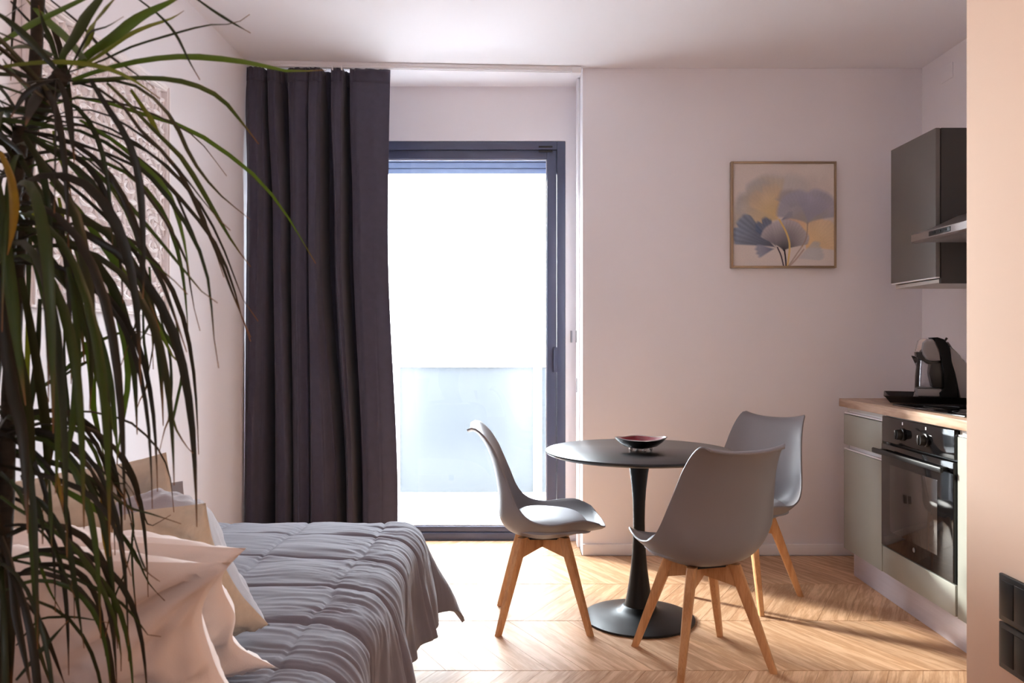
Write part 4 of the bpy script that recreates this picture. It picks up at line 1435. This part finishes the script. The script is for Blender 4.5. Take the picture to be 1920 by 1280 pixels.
place_pillow('pillow', 'white pillow nearest the camera, at the very front of the bed', 'pillow', 0.80, 0.42, 0.16, (1.235, 0.630), (1.100, 0.832), -0.368, 0.0, m_linen_white, 3, 'white pillows at the bed head', roll=-0.02, wr=0.016, pinch=0.17)
place_pillow('pillow', 'white pillow second from the camera, its flap resting on the duvet', 'pillow', 0.80, 0.44, 0.14, (1.50, 0.605), (1.275, 0.842), -0.442, 0.0, m_linen_white, 14, 'white pillows at the bed head', roll=-0.06, wr=0.016, pinch=0.16)
place_pillow('cushion', 'beige cushion with grey velvet back, its corner resting on the duvet', 'cushion', 0.46, 0.41, 0.14, (1.70, 0.582), (1.50, 0.838), -0.545, 0.0, [m_beige, m_greycush], 25, roll=0.12, pinch=0.16, wr=0.010, back=1.6)
place_pillow('cushion', 'beige cushion with a pointed corner standing tallest by the left wall', 'cushion', 0.46, 0.36, 0.12, (1.86, 0.605), (1.74, 0.895), -0.715, 0.0, m_beige, 36, roll=0.16, pinch=0.16)
place_pillow('cushion', 'grey velvet cushion peeping out behind the tall beige one', 'cushion', 0.42, 0.29, 0.10, (2.06, 0.60), (1.99, 0.785), -0.80, 0.0, m_greycush, 47, roll=0.10, pinch=0.18)
place_pillow('cushion', 'small beige cushion with grey edge right behind the white pillows', 'cushion', 0.40, 0.30, 0.05, (1.535, 0.66), (1.44, 0.885), -0.72, 0.0, [m_beige, m_greycush], 58, roll=0.0)

# ------------------------------------------------------------------ plant
PY = 0.86
plant = thing('potted_dracaena', 'tall dracaena with long drooping dark green leaves in the left foreground', 'plant', (P(-40, 0, PY).x, PY, 0))
plant.location.y = PY - 0.05
px_, py_ = plant.location.x, plant.location.y
bm = bmesh.new()
bm_lathe(bm, [(0, 0.0), (0.085, 0.0), (0.09, 0.006), (0.108, 0.20), (0.110, 0.21), (0.102, 0.21), (0.10, 0.19), (0, 0.19)], 40, center=(px_, py_, 0))
bm_obj('pot', bm, m_pot, plant, 40)
bm = bmesh.new()
bm_lathe(bm, [(0.0995, 0.186), (0.0990, 0.193), (0, 0.197)], 32, center=(px_, py_, 0))
bm_obj('soil', bm, m_soil, plant, 60)


def cane(pts, r0, r1, y_off=0.0):
    q = catmull([np.array(p) for p in pts], 26)
    bm = bmesh.new()
    rad = [(r0 + (r1 - r0) * i / 25) * (1 + 0.08 * math.sin(i * 2.4)) for i in range(26)]
    bm_tube(bm, q, rad, 12)
    bm_obj('cane', bm, m_bark, plant, 60)


crown = {'A': (118, 140, PY - 0.02), 'B': (40, 240, PY + 0.04), 'F': (72, -110, PY + 0.08), 'D': (-10, 830, PY + 0.02), 'G': (-15, 1010, PY - 0.03), 'E': (5, 400, PY - 0.04)}
CR = {k: P(*v) for k, v in crown.items()}
base = Vector((px_, py_, 0.19))
cane([base, base + Vector((-0.01, 0.0, 0.5)), P(2, 560, PY), P(30, 330, PY + 0.03), CR['B']], 0.011, 0.008)
cane([base + Vector((0.03, 0.02, 0)), base + Vector((0.03, 0.03, 0.55)), P(34, 480, PY + 0.05), P(58, 230, PY + 0.07), P(70, 60, PY + 0.08), CR['F']], 0.011, 0.007)
cane([P(58, 232, PY + 0.07), P(74, 205, PY + 0.04), P(98, 168, PY), CR['A']], 0.010, 0.009)
cane([base + Vector((-0.03, -0.02, 0)), base + Vector((-0.035, -0.02, 0.25)), P(-25, 950, PY), CR['D']], 0.016, 0.010)
cane([base + Vector((0.0, -0.035, 0)), P(-22, 1190, PY - 0.03), CR['G']], 0.014, 0.009)
cane([base + Vector((-0.045, 0.0, 0)), base + Vector((-0.05, -0.01, 0.5)), P(-15, 560, PY - 0.03), CR['E']], 0.016, 0.010)

GREENS = {
    'd': ((26, 32, 12), (34, 44, 14)), 'm': ((36, 50, 14), (50, 66, 16)), 'y': ((74, 86, 14), (104, 110, 22)), 'g': ((46, 68, 12), (72, 96, 18)),
    'k': ((21, 20, 13), (31, 30, 17)), 'o': ((92, 78, 12), (146, 114, 24))}
TIP = lin((118, 78, 44))
n_leaf = 0


def add_leaf(pts, wmax, kind='d', dry=0.12, seed=None):
    """pts: 3D points from the base to the tip; wmax: half-width in metres at the widest place"""
    global n_leaf
    n = 13
    q = [Vector(p) for p in catmull([np.array(p) for p in pts], n)]
    r = random.Random(n_leaf * 31 + 5)
    c0, c1 = (np.array(lin(c)) for c in GREENS[kind])
    vs, cols = [], []
    tilt = r.uniform(-0.55, 0.55)
    for i, p in enumerate(q):
        t = i / (n - 1)
        tg = (q[min(i + 1, n - 1)] - q[max(i - 1, 0)]).normalized()
        view = Vector((0.35 + tilt, -1.0, 0.55 + 0.5 * tilt)).normalized()
        side = tg.cross(view)
        if side.length < 1e-4:
            side = tg.cross(Vector((1, 0, 0)))
        side.normalize()
        nr_ = side.cross(tg).normalized()
        wv = wmax * (0.55 + 0.45 * math.sin(PI * min(1, t / 0.7) * 0.5 + 0.0)) if t < 0.45 else wmax * (1 - ((t - 0.45) / 0.55) ** 1.7)
        wv = max(wv, 0.0005)
        vs += [p - side * wv, p + nr_ * wv * 0.32, p + side * wv]
        c = c0 + (c1 - c0) * (0.35 + 0.65 * t)
        if t > 1 - dry:
            k = min(1, (t - (1 - dry)) / dry * 1.4)
            c = c * (1 - k) + np.array(TIP) * k
        ce = c * 0.9 + np.array(lin((70, 24, 20))) * 0.1
        cols += [ce, c * 1.08, ce]
    f = []
    for i in range(n - 1):
        a = i * 3
        f += [(a, a + 1, a + 4, a + 3), (a + 1, a + 2, a + 5, a + 4)]
    o = mesh_obj('leaf', vs, f, m_leaf, plant, 180)
    at = o.data.color_attributes.new('Col', 'FLOAT_COLOR', 'POINT')
    cc = np.ones((len(vs), 4)); cc[:, :3] = np.array(cols)
    at.data.foreach_set('color', cc.ravel())
    n_leaf += 1


def leaf_px(pts, wpx, kind='d', y0=PY, y1=None, dry=0.12):
    """leaf given by the pixels it passes, running from depth y0 at its base to y1 at its tip"""
    if y1 is None:
        y1 = y0 + random.uniform(-0.10, 0.12)
    m = len(pts)
    p3 = [P(a, b, y0 + (y1 - y0) * (i / (m - 1))) for i, (a, b) in enumerate(pts)]
    add_leaf(p3, 0.5 * wpx / FPX * (y0 + y1) / 2, kind, dry)


YA, YBc, YD, YG = PY - 0.02, PY + 0.04, PY + 0.02, PY - 0.03
L = leaf_px
# crown A, upper leaves
L([(118, 132), (60, 160), (-5, 195)], 12, 'd', YA)
L([(165, -6), (107, 22), (67, 41), (0, 80), (-40, 105)], 19, 'g', YA + .02)
L([(-30, 132), (0, 126), (50, 119), (112, 116), (175, 122), (212, 132), (250, 150), (300, 185)][::1], 12, 'y', YA - .05, YA - .02)
L([(135, 150), (175, 136), (225, 122), (275, 112), (320, 107), (360, 106), (430, 112), (480, 120), (540, 133), (612, 131)], 17, 'g', YA, YA + .16, .1)
L([(145, 125), (160, 107), (212, 70), (262, 32), (320, 3), (352, -14)], 24, 'g', YA, YA + .05)
L([(145, 128), (185, 105), (237, 68), (275, 50), (320, 35), (345, 20)], 14, 'y', YA, YA + .1)
L([(115, 125), (117, 105), (140, 70), (162, 32), (192, -8), (215, -45)], 27, 'm', YA, YA - .05)
L([(150, 105), (160, 85), (175, 50), (190, 26), (222, -10)], 19, 'y', YA + .02)
L([(158, 112), (125, 72), (87, 37), (45, -6)], 19, 'g', YA)
L([(112, 130), (95, 75), (82, 45), (72, 10)], 14, 'd', YA + .03)
L([(105, 130), (57, 77), (25, 47), (0, 28), (-30, 12)], 17, 'd', YA - .04)
L([(62, 180), (40, 155), (20, 132), (5, 110)], 11, 'g', YA + .05)
L([(125, 140), (165, 65), (172, 58), (200, 50), (232, 31)], 7, 'd', YA)
L([(130, 135), (200, 110), (240, 90), (320, 65), (390, 47), (440, 44), (468, 27)], 6, 'd', YA, YA + .1)
L([(255, -5), (300, 30), (330, 65), (355, 115), (375, 150)], 6, 'd', YA + .04)
L([(365, -5), (400, 20), (435, 42), (470, 62)], 6, 'd', YA + .08)
L([(95, 0), (150, 45), (200, 100), (250, 135), (290, 165)], 7, 'k', YA + .1)
L([(20, 2), (50, 35), (90, 75), (110, 120)], 6, 'k', YA + .1)
L([(5, 35), (30, 18), (50, 5)], 6, 'k', YA + .1)
# crown A, right and drooping
L([(135, 152), (200, 148), (250, 146), (320, 149), (370, 161), (415, 185), (450, 225), (485, 270)], 13, 'm', YA, YA + .12)
L([(135, 158), (175, 152), (225, 152), (262, 165), (300, 195), (330, 235), (360, 298), (400, 352), (430, 380), (470, 412)], 11, 'd', YA, YA + .12)
L([(200, 155), (237, 190), (275, 230), (300, 255), (340, 295), (375, 350), (410, 410), (440, 460), (470, 500)], 12, 'm', YA + .02, YA + .15)
L([(245, 168), (265, 197), (282, 222), (297, 250), (320, 280)], 11, 'y', YA + .04, YA + .1)
L([(170, 150), (197, 195), (225, 237), (245, 275), (258, 320), (265, 380), (268, 440), (270, 500), (268, 560)], 15, 'k', YA - .05, YA - .06, .06)
L([(128, 150), (165, 160), (215, 182), (260, 240), (320, 300), (350, 345), (375, 400), (410, 480), (440, 560), (470, 632)], 10, 'k', YA, YA + .1)
L([(110, 150), (122, 180), (130, 220), (135, 260), (140, 300)], 15, 'k', YA - .03)
L([(105, 150), (103, 200), (104, 260), (103, 330), (102, 400)], 5, 'k', YA - .05)
L([(100, 150), (70, 160), (45, 180), (20, 220)], 12, 'k', YA - .03)
L([(110, 148), (70, 152), (20, 157), (-20, 160)], 6, 'k', YA - .03)
L([(95, 155), (75, 175), (60, 200), (48, 235)], 22, 'k', YA + .02)
# crown B arcs
L([(45, 235), (90, 195), (135, 184), (190, 187), (250, 200), (290, 215), (340, 240), (372, 262), (425, 330)], 6, 'k', YBc, YBc + .1)
L([(45, 240), (100, 192), (170, 183), (240, 207), (300, 222), (360, 245), (425, 287), (480, 332), (525, 385), (560, 440), (592, 494)], 9, 'g', YBc, YBc + .2, .05)
L([(45, 240), (100, 216), (160, 222), (215, 245), (270, 278), (330, 330), (380, 390), (425, 480), (455, 560), (484, 602)], 6, 'k', YBc, YBc + .1)
L([(45, 242), (110, 224), (180, 245), (250, 290), (300, 330), (345, 380), (400, 450), (432, 520), (455, 600), (470, 640)], 8, 'k', YBc, YBc + .1)
L([(45, 245), (120, 238), (200, 268), (280, 330), (330, 390), (365, 450), (385, 500), (395, 560), (402, 640), (410, 690)], 9, 'd', YBc)
L([(150, 225), (215, 265), (290, 330), (320, 370), (340, 430), (350, 480), (355, 515)], 11, 'g', YBc, YBc, .04)
L([(50, 250), (140, 290), (220, 360), (290, 440), (340, 500), (380, 548), (408, 568)], 9, 'm', YBc)
L([(45, 245), (120, 260), (170, 290), (215, 340), (245, 400), (262, 450), (300, 520), (330, 600), (350, 660)], 13, 'k', YBc - .04)
L([(45, 250), (140, 312), (175, 345), (200, 395), (222, 440), (238, 470), (258, 520), (278, 560), (300, 620)], 14, 'd', YBc - .05)
L([(45, 255), (75, 300), (107, 345), (135, 382), (148, 425), (160, 487), (167, 550), (171, 620), (172, 690), (168, 770)], 22, 'd', YBc - .08, YBc - .1, .06)
L([(95, 340), (145, 392), (180, 440), (212, 485), (245, 535), (270, 570), (300, 620), (322, 665), (347, 692)], 16, 'g', YBc - .02, YBc + .02, .1)
L([(15, 380), (37, 410), (75, 460), (107, 505), (135, 540), (150, 582), (165, 640), (172, 690)], 17, 'd', YBc - .06)
L([(40, 300), (75, 362), (100, 405), (115, 460), (140, 512), (152, 600), (158, 680)], 17, 'd', YBc - .04)
L([(0, 285), (12, 310), (22, 340), (27, 388), (22, 440), (14, 478)], 17, 'o', PY - .1, PY - .1, .1)
L([(-15, 300), (0, 380), (10, 460), (20, 540), (30, 620), (40, 700), (48, 760)], 24, 'm', PY - .09, PY - .09)
L([(30, 290), (60, 380), (80, 460), (88, 520), (96, 570)], 14, 'y', YBc + .03)
L([(110, 370), (120, 420), (125, 440), (138, 490)], 9, 'y', YBc + .05, None, .3)
L([(100, 245), (105, 280), (115, 300), (128, 340), (134, 372)], 8, 'y', YBc + .06, None, .35)
L([(140, 280), (200, 330), (230, 380), (260, 450), (265, 520), (262, 580), (225, 690)], 7, 'k', YBc)
L([(55, 240), (150, 235), (230, 260), (300, 300), (350, 350), (380, 400), (398, 455), (420, 520)], 5, 'k', YBc + .03)
L([(60, 235), (140, 205), (200, 215), (260, 250), (310, 290), (345, 330), (400, 400), (432, 432)], 5, 'k', YBc + .03)
L([(50, 245), (100, 262), (180, 280), (260, 315), (320, 350), (345, 400), (370, 455), (386, 500)], 7, 'k', YBc)
L([(45, 250), (90, 255), (140, 265), (190, 285), (240, 320), (290, 385), (320, 430), (350, 490), (360, 560), (375, 620)], 7, 'k', YBc)
L([(48, 246), (100, 280), (150, 330), (200, 400), (240, 450), (270, 480), (320, 520), (352, 552)], 8, 'm', YBc)
L([(40, 260), (110, 330), (170, 380), (220, 430), (270, 500), (285, 560), (288, 640), (270, 740)], 8, 'k', YBc)
# hanging leaves, middle left
L([(60, 470), (85, 560), (100, 620), (110, 680), (112, 740), (108, 840), (104, 925)], 20, 'm', PY - .08, PY - .1, .05)
L([(128, 500), (138, 560), (144, 620), (145, 680), (142, 737), (135, 800), (122, 875), (116, 930)], 15, 'm', PY - .05, PY - .06, .1)
L([(165, 560), (177, 600), (195, 655), (207, 715), (215, 785), (220, 850), (220, 872)], 12, 'm', PY, PY, .08)
L([(205, 540), (222, 600), (236, 662), (240, 715), (232, 775), (222, 840), (219, 870)], 11, 'g', PY + .03, PY + .03, .08)
L([(160, 640), (170, 700), (176, 770), (185, 810), (195, 855)], 12, 'g', PY + .04, None, .06)
L([(175, 660), (185, 720), (205, 765), (212, 800), (225, 850)], 8, 'm', PY + .05)
L([(10, 560), (30, 640), (45, 720), (55, 800), (60, 880), (62, 950)], 20, 'd', PY - .06, None, .05)
L([(40, 520), (55, 600), (72, 700), (85, 790), (88, 880), (80, 960)], 18, 'd', PY - .03)
L([(0, 520), (8, 620), (20, 720), (40, 800), (48, 900), (52, 1000)], 22, 'k', PY - .06)
L([(75, 560), (70, 660), (60, 740), (50, 800), (40, 900)], 12, 'd', PY)
L([(95, 600), (105, 680), (108, 760), (98, 840), (92, 890)], 13, 'k', PY + .03)
L([(120, 620), (122, 700), (128, 760), (132, 820), (140, 855)], 7, 'd', PY + .03)
L([(52, 560), (52, 640), (52, 700), (58, 745)], 9, 'y', PY + .06, None, .2)
L([(80, 690), (85, 720), (82, 742)], 8, 'y', PY + .06, None, .4)
# sideways leaves from the lower heads
L([(-5, 765), (60, 735), (100, 712), (150, 668), (175, 645), (205, 631), (232, 621), (265, 622), (292, 632)], 9, 'm', YD + .03, YD + .12)
L([(110, 710), (150, 685), (175, 673), (190, 668)], 7, 'd', YD + .05)
L([(285, 600), (268, 630), (245, 660), (232, 678)], 7, 'd', YBc + .05)
L([(280, 500), (290, 590), (330, 660), (345, 710), (345, 735), (352, 765)], 8, 'm', YBc + .05)
L([(268, 560), (270, 640), (277, 690), (275, 725), (260, 755), (254, 780)], 6, 'd', YBc + .05, None, .4)
L([(300, 590), (320, 680), (318, 780), (310, 800), (298, 850)], 6, 'd', YBc + .06, None, .4)
L([(330, 600), (342, 690), (330, 760), (325, 790), (345, 830), (362, 850)], 6, 'm', YBc + .06, None, .3)
L([(-5, 795), (80, 773), (125, 770), (165, 771), (212, 780), (245, 792), (275, 817), (300, 847), (318, 890), (326, 960)], 5, 'k', YD, YD + .15)
L([(-10, 835), (60, 850), (100, 868), (150, 884), (195, 915), (240, 950), (290, 965), (340, 982)], 8, 'd', YD, YD + .05)
L([(-10, 845), (50, 858), (110, 870), (150, 890), (205, 920), (250, 960)], 13, 'k', YD, YD + .05)
L([(-10, 870), (60, 885), (110, 900), (165, 925), (205, 970), (222, 1010), (246, 1080)], 11, 'k', YD - .03)
L([(0, 820), (40, 810), (90, 815), (150, 850), (190, 880), (230, 930)], 7, 'k', YD)
L([(0, 800), (70, 795), (130, 802), (175, 830), (215, 880), (245, 915), (260, 950)], 5, 'k', YD)
L([(130, 770), (160, 800), (190, 850), (208, 890), (235, 940), (252, 1000)], 7, 'k', YD + .02)
L([(100, 905), (125, 921), (166, 945), (205, 974), (222, 990)], 13, 'g', YD)
L([(166, 898), (196, 945), (220, 989), (252, 1034), (279, 1093), (309, 1126)], 6, 'd', YD + .05)
L([(160, 895), (195, 930), (215, 990), (240, 1020), (262, 1060), (300, 1090)], 6, 'd', YD + .05, None, .2)
L([(200, 905), (230, 905), (250, 975), (247, 1020), (250, 1090), (258, 1165), (262, 1185)], 5, 'd', YD + .06, None, .3)
L([(250, 1010), (235, 1070), (215, 1120), (200, 1180), (196, 1210)], 4, 'd', YD + .06, None, .4)
L([(245, 980), (260, 1035), (275, 1070), (296, 1088)], 4, 'd', YD + .06, None, .4)
L([(220, 870), (240, 890), (262, 930), (280, 985), (320, 965)], 4, 'k', YD + .06)
L([(230, 848), (255, 900), (265, 960), (268, 965)], 6, 'k', YD + .06)
L([(0, 885), (24, 909), (74, 939), (104, 977), (128, 1025), (140, 1093), (148, 1152), (158, 1215)], 13, 'd', YG, YG, .06)
L([(0, 930), (36, 956), (89, 986), (131, 1019), (166, 1060), (193, 1108), (214, 1158), (226, 1218), (227, 1258)], 10, 'm', YG, YG + .04)
L([(-10, 1043), (59, 1057), (119, 1075), (178, 1102), (226, 1129), (258, 1164), (279, 1191), (302, 1193)], 7, 'd', YG, YG + .08)
L([(20, 900), (50, 950), (62, 1050), (68, 1137), (70, 1197), (62, 1290)], 14, 'm', YG - .03, YG - .04)
L([(30, 1210), (75, 1160), (101, 1157), (131, 1156), (166, 1160), (207, 1168)], 5, 'd', YG + .05)
L([(30, 1275), (74, 1223), (128, 1163)], 9, 'd', YG)
L([(50, 1130), (77, 1167), (98, 1220), (124, 1290)], 9, 'k', YG)
L([(55, 980), (90, 1010), (120, 1070), (140, 1120)], 6, 'd', YG + .03)
L([(50, 960), (70, 1040), (90, 1100), (117, 1150)], 7, 'm', YG + .02)
L([(40, 890), (60, 930), (78, 970), (80, 1020)], 10, 'd', YD - .04)
L([(92, 900), (95, 960), (97, 1025)], 10, 'm', YD - .04)
L([(105, 880), (115, 930), (118, 960)], 9, 'o', YD - .05, None, .5)
L([(190, 930), (192, 990), (205, 1060), (212, 1100)], 7, 'o', YD + .05, None, .3)
L([(0, 1000), (20, 1060), (30, 1150), (50, 1250), (60, 1300)], 16, 'k', YG - .02)
L([(-5, 960), (12, 1050), (20, 1150), (22, 1300)], 18, 'k', YG - .03)
L([(0, 1080), (40, 1130), (70, 1210), (100, 1300)], 10, 'd', YG)


def grow(c, n, ang_lo, ang_hi, l_lo, l_hi, droop, kinds, wlo=7, whi=15):
    """fill a crown with drooping leaves: launch direction, then gravity bends the blade down"""
    for _ in range(n):
        az = math.radians(random.uniform(ang_lo, ang_hi))
        el = random.uniform(0.0, 1.0)
        d = Vector((math.cos(az), math.sin(az) * 0.55, el)).normalized()
        Ln = random.uniform(l_lo, l_hi)
        p = Vector(c) + Vector((random.uniform(-.012, .012), random.uniform(-.012, .012), random.uniform(-.06, .02)))
        pts = [p.copy()]
        st = Ln / 7
        for k in range(7):
            d = (d + Vector((0, 0, -droop * (0.5 + 0.25 * k)))).normalized()
            p = p + d * st
            pts.append(p.copy())
        add_leaf(pts, random.uniform(wlo, whi) * 0.5 / FPX * PY, random.choice(kinds), random.uniform(0.05, 0.15))


grow(CR['A'], 12, 120, 260, 0.25, 0.42, 0.30, 'ddkm')
grow(CR['B'], 34, 100, 290, 0.28, 0.45, 0.42, 'dddkkm')
grow(CR['B'], 7, -80, 60, 0.22, 0.34, 0.62, 'ddkkm')
grow(CR['E'], 26, -80, 250, 0.28, 0.44, 0.70, 'ddkkkm', 10, 19)
grow(CR['F'], 7, 90, 270, 0.22, 0.30, 0.42, 'dkm')
grow(CR['D'], 30, -80, 250, 0.20, 0.34, 0.75, 'dkkkm')
grow(CR['G'], 26, -80, 250, 0.18, 0.34, 0.65, 'dkkkm')
